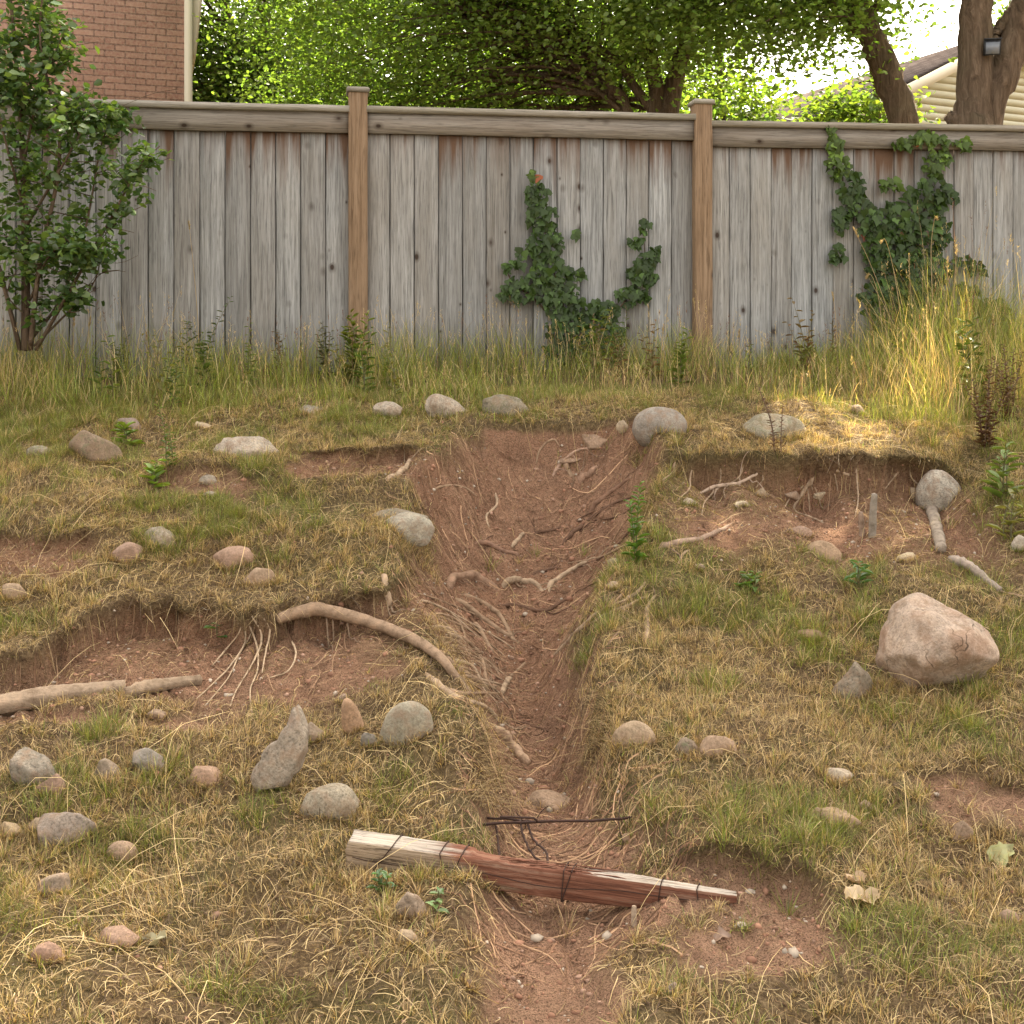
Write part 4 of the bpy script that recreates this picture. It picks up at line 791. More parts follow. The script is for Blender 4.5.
# ------------------------------------------------------------------ roots and sticks
M_ROOT, nt, b = mat("root_bark", .92, .12); oc = N(nt, "ShaderNodeTexCoord").outputs["Object"]; n1 = noise(nt, oc, 26, 5, .65); n2 = noise(nt, oc, 110, 3)
c = mix(nt, 1.0, attr(nt).outputs["Color"], ramp(nt, n1, [(.28, (.5, .46, .42)), (.5, (1, 1, 1)), (.75, (1.35, 1.3, 1.25))]), 'MULTIPLY'); L(nt, c, b.inputs["Base Color"]); bump(nt, b, mth(nt, 'ADD', n1, n2), .6, .006)
RT, RP, RG, RD = (.25, .17, .108), (.32, .235, .155), (.22, .19, .15), (.12, .07, .045)
def root(label, pts, r0, r1, col=RT, name="root", cat="root", lift=.2, n=None, seed=0, knots=0):
    seed = seed or int(pts[0][0] * 3 + pts[0][1]); rr = np.random.default_rng(seed); n = n or max(12, 5 * len(pts)); P = ground_path(pts, 0, n); s = P[:, 1] / FPX
    R = np.interp(np.linspace(0, 1, n), [0, .15, 1], [r0 * .8, r0, r1]) * s * (1 + .09 * vnoise(np.linspace(0, n * .45, n), np.zeros(n), seed)) if r0 < 6.5 else np.interp(np.linspace(0, 1, n), [0, .15, 1], [r0 * .8, r0, r1]) * s * (1 + .12 * vnoise(np.linspace(0, 5, n), np.zeros(n), seed)); P[:, 2] += R * lift + .35 * R * vnoise(np.linspace(0, 6, n), np.zeros(n), seed + 1)
    if r0 >= 6.0 or cat == "log":
        u2 = np.linspace(-1, 1, n); P[:, 0] = np.polyval(np.polyfit(u2, P[:, 0], 2 if cat == 'log' else 4), u2); P[:, 1] = np.polyval(np.polyfit(u2, P[:, 1], 2 if cat == 'log' else 4), u2) - (.05 if cat == 'root' else 0); P[:, 2] = np.polyval(np.polyfit(u2, P[:, 2], 2 if cat == "log" else 4), u2); P[:, 2] += max(0, (surf(P[:, 0], P[:, 1])[:, 2] + .1 * R - P[:, 2]).max() * .6)
    P += rr.normal(0, .10 if r0 < 6.5 else .03, P.shape) * R[:, None]
    if cat == "root":
        w_ = np.clip(np.minimum(np.arange(n), n - 1 - np.arange(n)) / (n * .16), 0, 1); P[:, 2] -= (1 - w_) * R * 1.9
    r = MB()
    if cat == "root" and r0 > 1.7:
        for _ in range(2 + int(r0 / 1.6)):
            i = rr.integers(2, n - 2); d_ = P[min(i + 1, n - 1)] - P[i - 1]; a_ = math.atan2(d_[1], d_[0]) + rr.choice([-1, 1]) * rr.uniform(.3, 1.0); l_ = rr.uniform(.06, .2); tt = np.linspace(0, 1, 9)
            a2 = a_ + rr.normal(0, .7) * tt; Q = surf(P[i, 0] + l_ * tt * np.cos(a2), P[i, 1] + l_ * tt * np.sin(a2)); Q[0] = P[i]; Q[:, 2] += .002 - .006 * tt ** 4; r.tube(Q, np.linspace(min(R[i] * .5, .004), .0009, 9), 5, np.array(col) * .9)
    r.tube(P, R, 16 if r0 > 4 else 9 if r0 > 2.5 else 6, col, .03, seed, ridge=.10 if r0 > 4 else .06); o = r.build(name, M_ROOT, None, True, P[0]); tag(o, label, cat); return o
root("thick smooth root arching from the left grass lip down into the gully", [(280, 611), (310, 611), (350, 618), (385, 630), (412, 640), (432, 652), (452, 670), (470, 688)], 7.0, 4.0, (.25, .175, .115), lift=.9)
root("straight root running beside the thick arching root to the gully floor", [(425, 648), (445, 660), (465, 675), (492, 692)], 5, 3, RT)
root("short bulging root knob crossing the left of the gully floor", [(446, 586), (458, 577), (475, 578), (496, 584)], 5.2, 4, (.25, .16, .105))
root("pale bent root on the gully floor right of the root knob", [(500, 586), (515, 581), (532, 583), (545, 591)], 3.6, 2.6, RP)
root("long root slanting down from below the root knob, upper of a pair", [(452, 590), (480, 601), (500, 617), (513, 640), (518, 640)], 3.2, 1.8)
root("long root slanting down from below the root knob, lower of a pair", [(450, 592), (468, 608), (490, 625), (508, 636), (516, 637)], 3.6, 2)
root("short root curving down the left gully wall between the slanting pair and the floor", [(471, 620), (480, 630), (488, 645), (494, 654)], 2.8, 2)
root("wavy root hugging the foot of the left gully wall", [(450, 628), (470, 645), (482, 660), (486, 680), (498, 692)], 2.6, 1.6)
root("thin root dropping along the left wall under the wavy root", [(437, 628), (460, 648), (478, 655), (495, 668), (503, 684)], 1.8, 1.2)
root("root snaking down to the cut stick beside the gully floor", [(422, 668), (436, 684), (455, 697), (480, 705), (496, 718), (506, 736)], 3.2, 2.2, RP)
root("root joining the arching root and the gully floor below it", [(440, 690), (460, 694), (480, 694), (500, 692)], 2.4, 1.6)
root("thin dark root lying across the gully floor", [(490, 604), (520, 606), (545, 612), (562, 602), (575, 596)], 2.2, 1.4, RD)
root("dark thin root across the lower gully floor", [(503, 722), (520, 723), (535, 727), (552, 731)], 2.2, 1.2, RD)
root("forked pale root climbing the right gully bank, long branch", [(548, 660), (562, 648), (580, 630), (600, 612), (625, 600), (642, 588), (650, 570)], 2.4, 1.6, RP)
root("forked pale root climbing the right gully bank, short branch", [(592, 622), (612, 612), (632, 604), (650, 594)], 1.8, 1.3, RP)
root("thick reddish root slanting across the upper gully floor", [(473, 540), (488, 545), (505, 552), (524, 556)], 3.4, 2.2, (.2, .12, .08))
root("short cream stick lying in the upper gully", [(512, 547), (518, 540), (523, 533)], 2.4, 2, RP, "stick", "stick")
root("root running up the right side of the upper gully", [(560, 545), (580, 528), (600, 512), (625, 496)], 2.6, 1.6, RD)
root("dark root below the right rim of the gully head", [(588, 512), (603, 499), (618, 488), (634, 474)], 2.8, 1.6, (.17, .1, .065))
root("pale root curving from the right bank to the gully floor", [(546, 592), (556, 580), (572, 570), (592, 558)], 3.4, 2, RP)
root("thin reddish root across the gully just above the root knob", [(530, 575), (548, 570), (566, 568)], 2.0, 1.4, RD)
root("root lying level across the upper gully floor", [(530, 535), (548, 531), (568, 526)], 2.2, 1.4, RD)
root("curled root poking from the top of the left gully bank", [(384, 480), (396, 476), (407, 467), (411, 455)], 3, 2.4, RP)
root("thin zigzag root hanging on the left wall of the upper gully", [(494, 488), (497, 505), (486, 516), (490, 530)], 1.7, 1.2, RP)
root("thin root crossing the bare left bank of the upper gully", [(430, 490), (445, 486), (462, 487), (480, 498)], 1.5, 1.0)
root("hair-thin root at the gully head centre", [(536, 462), (541, 448), (553, 440), (560, 446)], 1.4, 1.0)
root("thin forked root hanging from the gully head", [(550, 478), (562, 462), (575, 452), (592, 446)], 1.8, 1.2, (.3, .2, .14))
root("stub of root pointing down the gully head", [(565, 462), (568, 470), (572, 478)], 3, 2, RT)
root("brown slab-like root on the right wall of the gully head", [(578, 480), (590, 474), (598, 466)], 4, 2.4, (.24, .15, .1))
root("long pale root winding over the red soil under the right lip", [(697, 492), (715, 487), (735, 484), (750, 478), (765, 470), (780, 463)], 2.0, 1.4, (.45, .34, .25))
root("fine pale root forking off under the right lip", [(712, 497), (718, 488), (728, 484), (742, 484)], 1.5, 1.0, (.45, .34, .25))
root("thick pale hooked root coming out of the right lip", [(800, 493), (810, 484), (817, 472), (826, 470), (850, 472)], 2.8, 1.8, RP)
root("thin root trailing down from the hooked root", [(801, 494), (794, 506), (796, 512), (812, 518), (828, 524)], 1.5, 1.1, RP)
root("grey woody root along the soil right of the leafy weed", [(651, 548), (672, 545), (700, 539), (722, 530), (736, 519)], 3.6, 2, (.28, .2, .145))
root("pale thin root beside the tan-dry slope right of the gully", [(645, 642), (648, 628), (647, 608), (660, 590)], 3.0, 1.3, RP)
root("bent twig on the dry slope below the woody root", [(678, 560), (690, 568), (715, 570), (742, 569)], 1.6, 1.0, RT)
root("short twig standing across the woody root", [(676, 570), (682, 556), (692, 548)], 1.6, 1.2, RP)
root("thick grey stick leaning from under the large pale cobble", [(927, 503), (933, 518), (938, 535), (941, 553)], 5.4, 5, (.24, .20, .155), "stick", "stick", .8)
root("knobbly grey stick angling right of the large boulder's top", [(950, 562), (965, 568), (982, 580), (1000, 592)], 4.6, 3.2, (.28, .23, .185), "stick", "stick", .8)
root("thin branch running on from the knobbly grey stick to the frame edge", [(996, 590), (1010, 594), (1030, 598)], 1.6, 1.2, RP, "stick", "stick")
root("cut pale stick lying at the left edge of the lower gully floor", [(497, 732), (506, 742), (517, 754), (527, 766)], 5, 5, (.36, .25, .165), "stick", "stick", .8)
root("short stick pointing up the gully from the foot of the roots", [(502, 694), (506, 684), (510, 679)], 3.2, 2.8, RP, "stick", "stick")
root("thin stick continuing up from the short stick in the gully", [(510, 678), (518, 670), (525, 664)], 2, 1.6, RT, "stick", "stick")
root("weathered brown log piece reaching in from the left frame edge", [(-20, 718), (20, 708), (60, 701), (95, 695), (122, 692)], 9.5, 7, (.255, .19, .13), "log", "log", .7, 34)
root("shorter weathered log piece ending in the red soil, right of the other", [(128, 697), (150, 691), (175, 687), (200, 683)], 7.5, 5.5, (.25, .185, .125), "log", "log", .7, 24)
root("pale upright root stub on the left gully bank above the arching root", [(383, 577), (385, 588), (389, 603)], 3.4, 3.8, RP, lift=1.0)
for k_, q_ in enumerate([[(238, 612), (252, 632), (240, 655), (228, 680), (205, 706)], [(244, 618), (256, 645), (258, 672), (250, 692), (252, 714)], [(232, 616), (246, 640), (236, 662), (216, 684), (196, 700)], [(250, 616), (262, 640), (254, 664), (238, 690), (230, 708)], [(246, 612), (240, 636), (224, 656), (212, 668)], [(292, 645), (296, 660), (288, 676), (270, 680)], [(258, 618), (270, 634), (266, 656), (262, 676)]]):
    root("thin pale hair root hanging in a bunch from the left grass lip", q_, 1.15, .7, (.36, .27, .175), lift=2.2 + .6 * k_, seed=400 + k_)["group"] = "hair roots under the left lip"
fr_ = np.random.default_rng(77)
for k_ in range(11):
    x0 = 672 + 24 * k_ + fr_.normal(0, 7); y0 = 463 + fr_.normal(0, 2); l_ = fr_.uniform(22, 55); d_ = fr_.normal(-4, 12)
    root("fine pale root hanging from the grass lip over the red soil at right", [(x0, y0), (x0 + d_ * .2 + fr_.normal(0, 3), y0 + l_ * .4), (x0 + d_ * .7 + fr_.normal(0, 4), y0 + l_ * .75), (x0 + d_, y0 + l_)], 1.1, .6, RP, lift=1.5, seed=580 + k_)["group"] = "fine roots hanging from the right grass lip"
for k_ in range(20):
    a, b_ = fr_.uniform(0, 1), fr_.uniform(0, 1); x0, y0 = 405 + 50 * a, 585 + 85 * a + fr_.normal(0, 8); x1, y1 = 486 + 34 * b_, 640 + 66 * a + fr_.normal(0, 10); m1 = (x0 * .6 + x1 * .4 + fr_.normal(0, 5), y0 * .6 + y1 * .4 - fr_.uniform(0, 12)); m2 = (x0 * .25 + x1 * .75 + fr_.normal(0, 4), y0 * .25 + y1 * .75 - fr_.uniform(-3, 8))
    root("thin root among those fanning down the left gully wall", [(x0, y0), m1, m2, (x1, y1)], fr_.uniform(1.0, 2.1), .7, RT if k_ % 3 else RP, lift=.5, seed=500 + k_)["group"] = "thin roots fanning down the left gully wall"
for k_ in range(12):
    a = fr_.uniform(0, 1); x0, y0 = 655 - 35 * a + fr_.normal(0, 6), 480 + 150 * a; x1, y1 = x0 - fr_.uniform(40, 85), y0 + fr_.uniform(25, 75); m1 = ((x0 + x1) / 2 + fr_.normal(0, 6), (y0 + y1) / 2 + fr_.normal(4, 6))
    root("thin root among those running down the right gully wall", [(x0, y0), m1, (x1, y1)], fr_.uniform(1.0, 1.9), .7, RT if k_ % 2 else RD, lift=.5, seed=540 + k_)["group"] = "thin roots running down the right gully wall"
def peg(label, px, py0, py1, r_, lean, col=RG):
    p = hit(px, py1); s = p[1] / FPX; h = (py1 - py0) * s; P = np.array([[0, 0, -.03], [lean * .3, 0, h * .4], [lean * .7, .0, h * .8], [lean, 0, h]]); P, R = curve(P, 9, [r_ * s, r_ * s * .95, r_ * s * .75]); r = MB(); r.tube(P, R, 8, col, .05, int(px)); o = r.build("stake", M_ROOT, None, True); o.location = p; tag(o, label, "stake")
peg("taller of two short grey stakes in the red soil under the right lip", 872, 494, 536, 4, .012); peg("shorter of two short grey stakes in the red soil under the right lip", 862, 512, 534, 3, -.006, (.25, .18, .13)); peg("small pale peg standing in front of the timber beam", 634, 906, 926, 3, .0, (.36, .28, .2))
# ------------------------------------------------------------------ grass (one sheet nobody could count per kind)
STRAW, TAN, BRN = np.array([.53, .405, .2]), np.array([.36, .25, .12]), np.array([.12, .07, .034])
OLIVE, GRN, BRIGHT, DEEP = np.array([.21, .21, .05]), np.array([.175, .21, .04]), np.array([.25, .305, .05]), np.array([.06, .105, .028])
GREENS = [(760, 888, 60, 50, 1), (880, 960, 110, 50, .9), (1000, 740, 50, 50, .8), (230, 1000, 110, 28, .8), (268, 806, 34, 26, .9), (110, 735, 50, 30, .7), (170, 475, 40, 14, .6),
          (240, 535, 40, 14, .8), (620, 560, 50, 50, .6), (585, 610, 40, 24, .8), (740, 580, 50, 22, .7), (850, 560, 60, 30, .8), (930, 860, 70, 40, .5), (60, 890, 50, 20, .6),
          (400, 770, 50, 40, .6), (400, 530, 40, 20, .5), (120, 375, 260, 20, .9), (420, 375, 200, 16, .8), (900, 390, 150, 40, .6), (700, 690, 60, 40, .4), (40, 700, 40, 30, .3), (620, 375, 90, 14, .6),
          (450, 730, 40, 20, .6), (690, 980, 60, 24, .4), (350, 960, 70, 40, .4), (980, 690, 60, 60, .6), (930, 610, 80, 40, .35), (370, 680, 24, 14, .7), (330, 440, 60, 10, .3)]
_g = [(*g(px, py), rx, ry, px, py, k) for px, py, rx, ry, k in GREENS]
def greenmap(X, Y):
    v = .20 + .65 * fbm(X, Y, 1.5, 3, 71)
    for bx, by, rx, ry, px, py, k in _g:
        sx = rx / FPX * by; sy = max(.06, abs(float(g(px, py - ry)[1] - g(px, py + ry)[1])) / 2)
        v = np.maximum(v, k * np.exp(-((X - bx) / sx) ** 2 - ((Y - by) / sy) ** 2) + .25 * fbm(X, Y, 4, 2, 72) - .05)
    return np.clip(.35 * v + .65 * sstep(.30, .62, v + .45 * fbm(X, Y, 5.5, 2, 74)), 0, 1)
def fence_y(X): return 8.188 + .16 * X
def scatter(n, y0, y1, p=0.0):
    """plan points inside the viewed wedge"""
    Y = y0 + (y1 - y0) * RNG.random(int(n * 1.0)) ** (1.0)
    keep = RNG.random(len(Y)) < (.94 * Y + 1.1) / (.94 * y1 + 1.1); Y = Y[keep]
    X = (RNG.random(len(Y)) * 2 - 1) * (.47 * Y + .55)
    return X, Y
def palette(gm, n, dry=(.5, .34, .16)):
    r = RNG.random(n); d = RNG.random(n)
    c = np.where((d < dry[0])[:, None], STRAW, np.where((d < dry[0] + dry[1])[:, None], TAN, BRN))
    gr = np.where((RNG.random(n) < .45)[:, None], OLIVE, np.where((RNG.random(n) < .62)[:, None], GRN, BRIGHT))
    c = np.where((r < gm * .95)[:, None], gr, c)
    return c * RNG.uniform(.45, 1.4, (n, 1)) * RNG.uniform(.93, 1.07, (n, 3))
def blades(root, az, lean, ln, wd, bend, col, seg=2):
    """tapered bent strips: seg quads then a tip"""
    n = len(root); ca, sa = np.cos(az), np.sin(az); h = np.stack([ca, sa, 0 * ca], -1)
    side = np.stack([-sa, ca, 0 * ca], -1)
    tw = RNG.uniform(-.9, .9, n); side = side * np.cos(tw)[:, None] + h * np.sin(tw)[:, None]
    up = np.array([0, 0, 1.0]); d0 = up * np.cos(lean)[:, None] + h * np.sin(lean)[:, None]
    bd = (h * .75 - up * .55) * bend[:, None]
    V = []; C = []
    for k in range(seg + 1):
        s = k / (seg + .0) * (1 - .0) if k < seg else 1.0
        p = root + ln[:, None] * (d0 * s + bd * s * s)
        if k < seg:
            w = wd[:, None] * (1 - .25 * s) * .5
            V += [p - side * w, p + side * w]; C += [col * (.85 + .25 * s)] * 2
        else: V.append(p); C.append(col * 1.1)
    m_ = 2 * seg + 1; V = np.stack(V, 1); C = np.stack(C, 1); b0 = np.arange(n)[:, None] * m_
    fs = [np.concatenate([b0 + 2 * k, b0 + 2 * k + 1, b0 + 2 * k + 3, b0 + 2 * k + 2], 1) for k in range(seg - 1)]
    q = np.vstack(fs) if fs else np.zeros((0, 4), int)
    t = np.concatenate([b0 + 2 * seg - 2, b0 + 2 * seg - 1, b0 + 2 * seg], 1)
    return V.reshape(-1, 3), q, t, C.reshape(-1, 3)
class Blades:
    def __init__(s): s.V = []; s.Q = []; s.T = []; s.C = []; s.n = 0
    def add(s, r):
        V, q, t, c = r; s.V.append(V); s.Q.append(q + s.n); s.T.append(t + s.n); s.C.append(c); s.n += len(V)
    def build(s, name, m, **kw):
        o = npmesh(name, np.vstack(s.V), [np.vstack(s.Q), np.vstack(s.T)], m, None, np.vstack(s.C)); tag(o, kind="stuff", **kw); return o
U = lambda a, b, n: RNG.uniform(a, b, n)
GRASS = leaf_mat("grass_blade", .35, .03, (1.25, 1.15, .6), .5)
FULL = 1.0
# short mat of dry and green blades on the slope
bl = Blades()
X, Y = scatter(1120000 * FULL, 2.15, 7.3)
so = bil(G_S, X, Y); gm = greenmap(X, Y)
bald = sstep(-.06, .30, fbm(X, Y, 1.9, 3, 81)) * (1 - gm)
den = (1 - so) ** 1.5 * (1 - .9 * bald) * (.55 + .45 * sstep(-.3, .3, fbm(X, Y, 6, 2, 82))); den = np.maximum(den, .012)
k = RNG.random(len(X)) < den; X, Y, so, gm = X[k], Y[k], so[k], gm[k]; n = len(X)
lush = .75 + .5 * fbm(X, Y, 2.3, 2, 83) + .55 * gm
ln = U(.016, .055, n) * lush * (1 - .35 * so); cl = fbm(X, Y, 1.2, 2, 84) * 6
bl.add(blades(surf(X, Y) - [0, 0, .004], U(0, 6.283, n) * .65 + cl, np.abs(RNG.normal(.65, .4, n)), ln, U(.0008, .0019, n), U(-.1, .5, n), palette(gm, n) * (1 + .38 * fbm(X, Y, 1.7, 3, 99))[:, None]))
# tufts: many blades fanning from one point
X, Y = scatter(20000 * FULL, 2.15, 7.1); so = bil(G_S, X, Y); gm = greenmap(X, Y)
k = (RNG.random(len(X)) < (1 - so) ** 2 * (.22 + .78 * sstep(-.15, .3, fbm(X, Y, 2.2, 2, 85))) + .015); X, Y, gm = X[k], Y[k], gm[k]
sz = U(.45, 1.25, len(X)) * (.8 + .5 * gm); rep = (14 + 22 * sz).astype(int)
ix = np.repeat(np.arange(len(X)), rep); n = len(ix); az = U(0, 6.283, n); rr = U(0, .024, n) * sz[ix]
tg = np.clip(gm[ix] + RNG.normal(0, .22, len(X))[ix], 0, 1)
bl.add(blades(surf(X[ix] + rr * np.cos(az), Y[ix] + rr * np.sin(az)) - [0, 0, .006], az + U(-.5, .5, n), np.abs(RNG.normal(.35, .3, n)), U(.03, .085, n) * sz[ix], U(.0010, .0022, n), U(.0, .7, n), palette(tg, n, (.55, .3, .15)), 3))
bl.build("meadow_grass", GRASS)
# flat straw litter that follows the ground
def litter(n, y0, y1, l0, l1, w0, w1, arch, dens, cols):
    X, Y = scatter(n, y0, y1); k = RNG.random(len(X)) < dens(X, Y); X, Y = X[k], Y[k]; n = len(X)
    a = U(0, 6.283, n); ln = U(l0, l1, n) * U(.5, 1, n); cu = RNG.normal(0, .42 if l1 < .5 else .3, n); wd = U(w0, w1, n); ar = np.abs(RNG.normal(0, arch, n)); tl = RNG.normal(0, .12, n)
    c = cols(n); Vs = []; m_ = 5
    for i in range(m_):
        s = i / (m_ - 1); aa = a + cu * s; x = X + ln * (s - .5) * np.cos(aa); y = Y + ln * (s - .5) * np.sin(aa)
        p = surf(x, y); p[:, 2] += .003 + ar * 4 * s * (1 - s) + np.maximum(tl, 0) * ln * s
        sd = np.stack([-np.sin(aa), np.cos(aa), 0 * aa], -1) * (wd * (.5 if i < m_ - 1 else .15))[:, None]
        Vs += [p - sd, p + sd + [0, 0, .0008]]
    V = np.stack(Vs, 1).reshape(-1, 3); b0 = np.arange(n)[:, None] * 2 * m_
    q = np.vstack([np.concatenate([b0 + 2 * i, b0 + 2 * i + 1, b0 + 2 * i + 3, b0 + 2 * i + 2], 1) for i in range(m_ - 1)])
    return V, q, np.repeat(c, 2 * m_, 0)
def strawcol(n):
    d = RNG.random(n); c = np.where((d < .35)[:, None], STRAW * 1.1, np.where((d < .7)[:, None], TAN, BRN)); return c * U(.6, 1.25, (n, 1))
def rootcol(n):
    d = RNG.random(n); c = np.where((d < .3)[:, None], np.array([.30, .19, .11]), np.array([.15, .085, .05])); return c * U(.6, 1.2, (n, 1))
a_ = litter(175000 * FULL, 2.15, 7.2, .02, .085, .0009, .0019, .005, lambda X, Y: (1 - bil(G_S, X, Y)) * .9 + .06, strawcol)
b_ = litter(1300, 2.2, 6.6, .15, .5, .0010, .0019, .035, lambda X, Y: (1 - .9 * bil(G_S, X, Y)), lambda n: STRAW * 1.25 * U(.7, 1.15, (n, 1)))
V = np.vstack([a_[0], b_[0]]); q = np.vstack([a_[1], b_[1] + len(a_[0])])
tag(npmesh("straw_litter", V, [q], GRASS, None, np.vstack([a_[2], b_[2]])), kind="stuff")
c_ = litter(15000, 2.4, 6.6, .04, .24, .0012, .0034, .006, lambda X, Y: np.clip(bil(G_S, X, Y) * 1.1, 0, 1) * (.12 + .88 * sstep(.2, .6, gully(X, Y)[0])) * sstep(2.9, 4.3, Y), rootcol)
def litter_dir(n):
    """stouter roots running down the gully walls towards its floor"""
    Y = U(2.9, 6.3, n); xl = np.interp(Y, _ly[::-1], _lx[::-1]); xr = np.interp(Y, _rY[::-1], _rx[::-1]); f = U(.0, 1, n); X = xl + (xr - xl) * f; xc = np.interp(Y, _cy, _cx)
    a = np.where(X < xc, -.75, -2.4) + RNG.normal(0, .45, n); ln = U(.08, .55, n) * U(.3, 1, n); cu = RNG.normal(0, .5, n); wd = U(.0022, .0075, n); c = rootcol(n) * U(1.0, 1.6, (n, 1)); Vs = []; m_ = 9
    for i in range(m_):
        s = i / (m_ - 1); aa = a + cu * s + .25 * np.sin(s * 9 + n * s); x = X + ln * (s - .5) * np.cos(aa); y = Y + ln * (s - .5) * np.sin(aa); p = surf(x, y); w_ = wd * (1 - .6 * s) * .5
        sd = np.stack([-np.sin(aa), np.cos(aa), 0 * aa], -1) * w_[:, None]; p[:, 2] += .001; up = np.stack([0 * w_, 0 * w_, w_ * 1.5], -1); Vs += [p - sd, p + up, p + sd]
    V = np.stack(Vs, 1).reshape(-1, 3); b0 = np.arange(n)[:, None] * 3 * m_
    q = np.vstack([np.concatenate([b0 + 3 * i + j, b0 + 3 * i + j + 1, b0 + 3 * i + j + 4, b0 + 3 * i + j + 3], 1) for i in range(m_ - 1) for j in (0, 1)])
    return V, q, np.repeat(c, 3 * m_, 0)
d_ = litter_dir(900); c_ = (np.vstack([c_[0], d_[0]]), np.vstack([c_[1], d_[1] + len(c_[0])]), np.vstack([c_[2], d_[2]]))
ROOTM, nt, b = mat("root_fibre", .9, .1); L(nt, attr(nt).outputs["Color"], b.inputs["Base Color"])
tag(npmesh("root_fibre", c_[0], [c_[1]], ROOTM, None, c_[2]), kind="stuff")
# taller growth behind the crest, along the fence and at the right edge
tall = Blades()
def TALL(X, Y):
    px = 512 + FPX * X / Y
    h = .06 + .05 * sstep(6.5, 6.9, Y) + .17 * sstep(6.9, 7.5, Y) + .24 * fbm(X, Y, 2.3, 3, 91) * sstep(6.5, 7.3, Y)
    h = h + .10 * sstep(160, 20, px) * sstep(6.3, 6.9, Y) if False else h + .14 * (1 - sstep(80, 330, px)) * sstep(6.3, 6.9, Y)
    h = h + .20 * np.exp(-((px - 925) / 66) ** 2) * sstep(6.5, 7.2, Y) + .27 * sstep(840, 960, px) * sstep(5.8, 6.6, Y)
    h = h - .06 * np.exp(-((px - 690) / 90) ** 2) * (1 - sstep(6.9, 7.4, Y))
    return np.clip(h, .03, .8)
X, Y = scatter(105000 * FULL, 5.75, 9.3); k = (Y < fence_y(X) - .03); X, Y = X[k], Y[k]
so = bil(G_S, X, Y); px = 512 + FPX * X / Y
den = (1 - so) * (sstep(6.35, 6.75, Y) + .8 * sstep(840, 960, px) * sstep(5.75, 6.2, Y)) * (.22 + .78 * sstep(-.25, .3, fbm(X, Y, 2.6, 3, 92))) * (1 - .45 * np.exp(-((px - 925) / 66) ** 2))
k = RNG.random(len(X)) < den; X, Y = X[k], Y[k]; n = len(X); h = TALL(X, Y); px = 512 + FPX * X / Y
gm = np.clip(.86 + .6 * fbm(X, Y, 1.3, 2, 93) + .3 * sstep(7.2, 7.7, Y) - .45 * np.exp(-((px - 690) / 120) ** 2) * (1 - sstep(7.0, 7.6, Y)) - .12 * np.exp(-((px - 925) / 60) ** 2), .04, .95)
tall.add(blades(surf(X, Y) - [0, 0, .01], U(0, 6.283, n), np.abs(RNG.normal(.18, .17, n)), h * U(.35, 1.45, n), U(.0016, .0038, n), U(.05, .6, n), palette(gm, n, (.8, .16, .04)) * 1.18, 3))
# thin flowering stems with a loose head, scattered
X, Y = scatter(4200, 6.3, 9.3); k = (Y < fence_y(X) - .06); X, Y = X[k], Y[k]; k = RNG.random(len(X)) < sstep(6.4, 7.2, Y) * .55; X, Y = X[k], Y[k]; n = len(X); h = np.maximum(TALL(X, Y), .14) * U(1.0, 1.75, n)
az = U(0, 6.283, n); lean = np.abs(RNG.normal(.12, .12, n)); bend = U(.0, .35, n); c = np.where((RNG.random(n) < .7)[:, None], STRAW * 1.1, np.array([.2, .1, .06])) * U(.7, 1.15, (n, 1))
root = surf(X, Y); tall.add(blades(root, az, lean, h, np.full(n, .0024), bend, c, 4))
hd = np.stack([np.cos(az), np.sin(az), 0 * az], -1); tip = root + h[:, None] * (np.array([0, 0, 1]) * np.cos(lean)[:, None] + hd * np.sin(lean)[:, None] + (hd * .75 - np.array([0, 0, .55])) * bend[:, None])
ix = np.repeat(np.arange(n), 9); m_ = len(ix)
tall.add(blades(tip[ix] - np.array([0, 0, 1]) * U(0, .09, (m_, 1)), U(0, 6.283, m_), U(.1, .8, m_), U(.012, .034, m_), U(.002, .004, m_), U(.1, .6, m_), c[ix] * U(.8, 1.2, (m_, 1)), 2))
tall.build("tall_grass", GRASS)
# dry turf fringe and root hairs hanging from the lips and the gully rim
fr = Blades(); fr2 = Blades()
for (lx, ly, hh, Lr, over, wob, s) in LIPS:
    if hh == 0: continue
    n = int(800 * (lx[-1] - lx[0]) * (hh / .2 + .3)); X = U(lx[0], lx[-1], n)
    dd, env = lip_env((lx, ly, hh, Lr, over, wob, s), X, 0 * X); Yl = dd + RNG.normal(.015, .022, n)
    k = RNG.random(n) < env; X, Yl = X[k], Yl[k]; n = len(X); r = surf(X, Yl); up = (RNG.random(n) < .4)
    cm = fbm(X, Yl, 6, 2, 97); ln = U(.02, .11, n) * (.5 + hh * 3) * (.75 + 1.3 * cm); k = (RNG.random(n) < .45 + 1.2 * cm); ln = np.maximum(ln, .012); c = np.where((RNG.random(n) < .25)[:, None], STRAW, np.where((RNG.random(n) < .5)[:, None], TAN, BRN)) * U(.5, 1.2, (n, 1)); X, Yl, r, ln, c = X[k], Yl[k], r[k], ln[k], c[k]; n = len(X)
    fr.add(blades(r - [0, 0, .004], -1.57 + RNG.normal(0, 1.3, n), np.abs(RNG.normal(.85, .6, n)), ln, U(.001, .0022, n), U(.4, 1.6, n), c, 3))
n = 4200
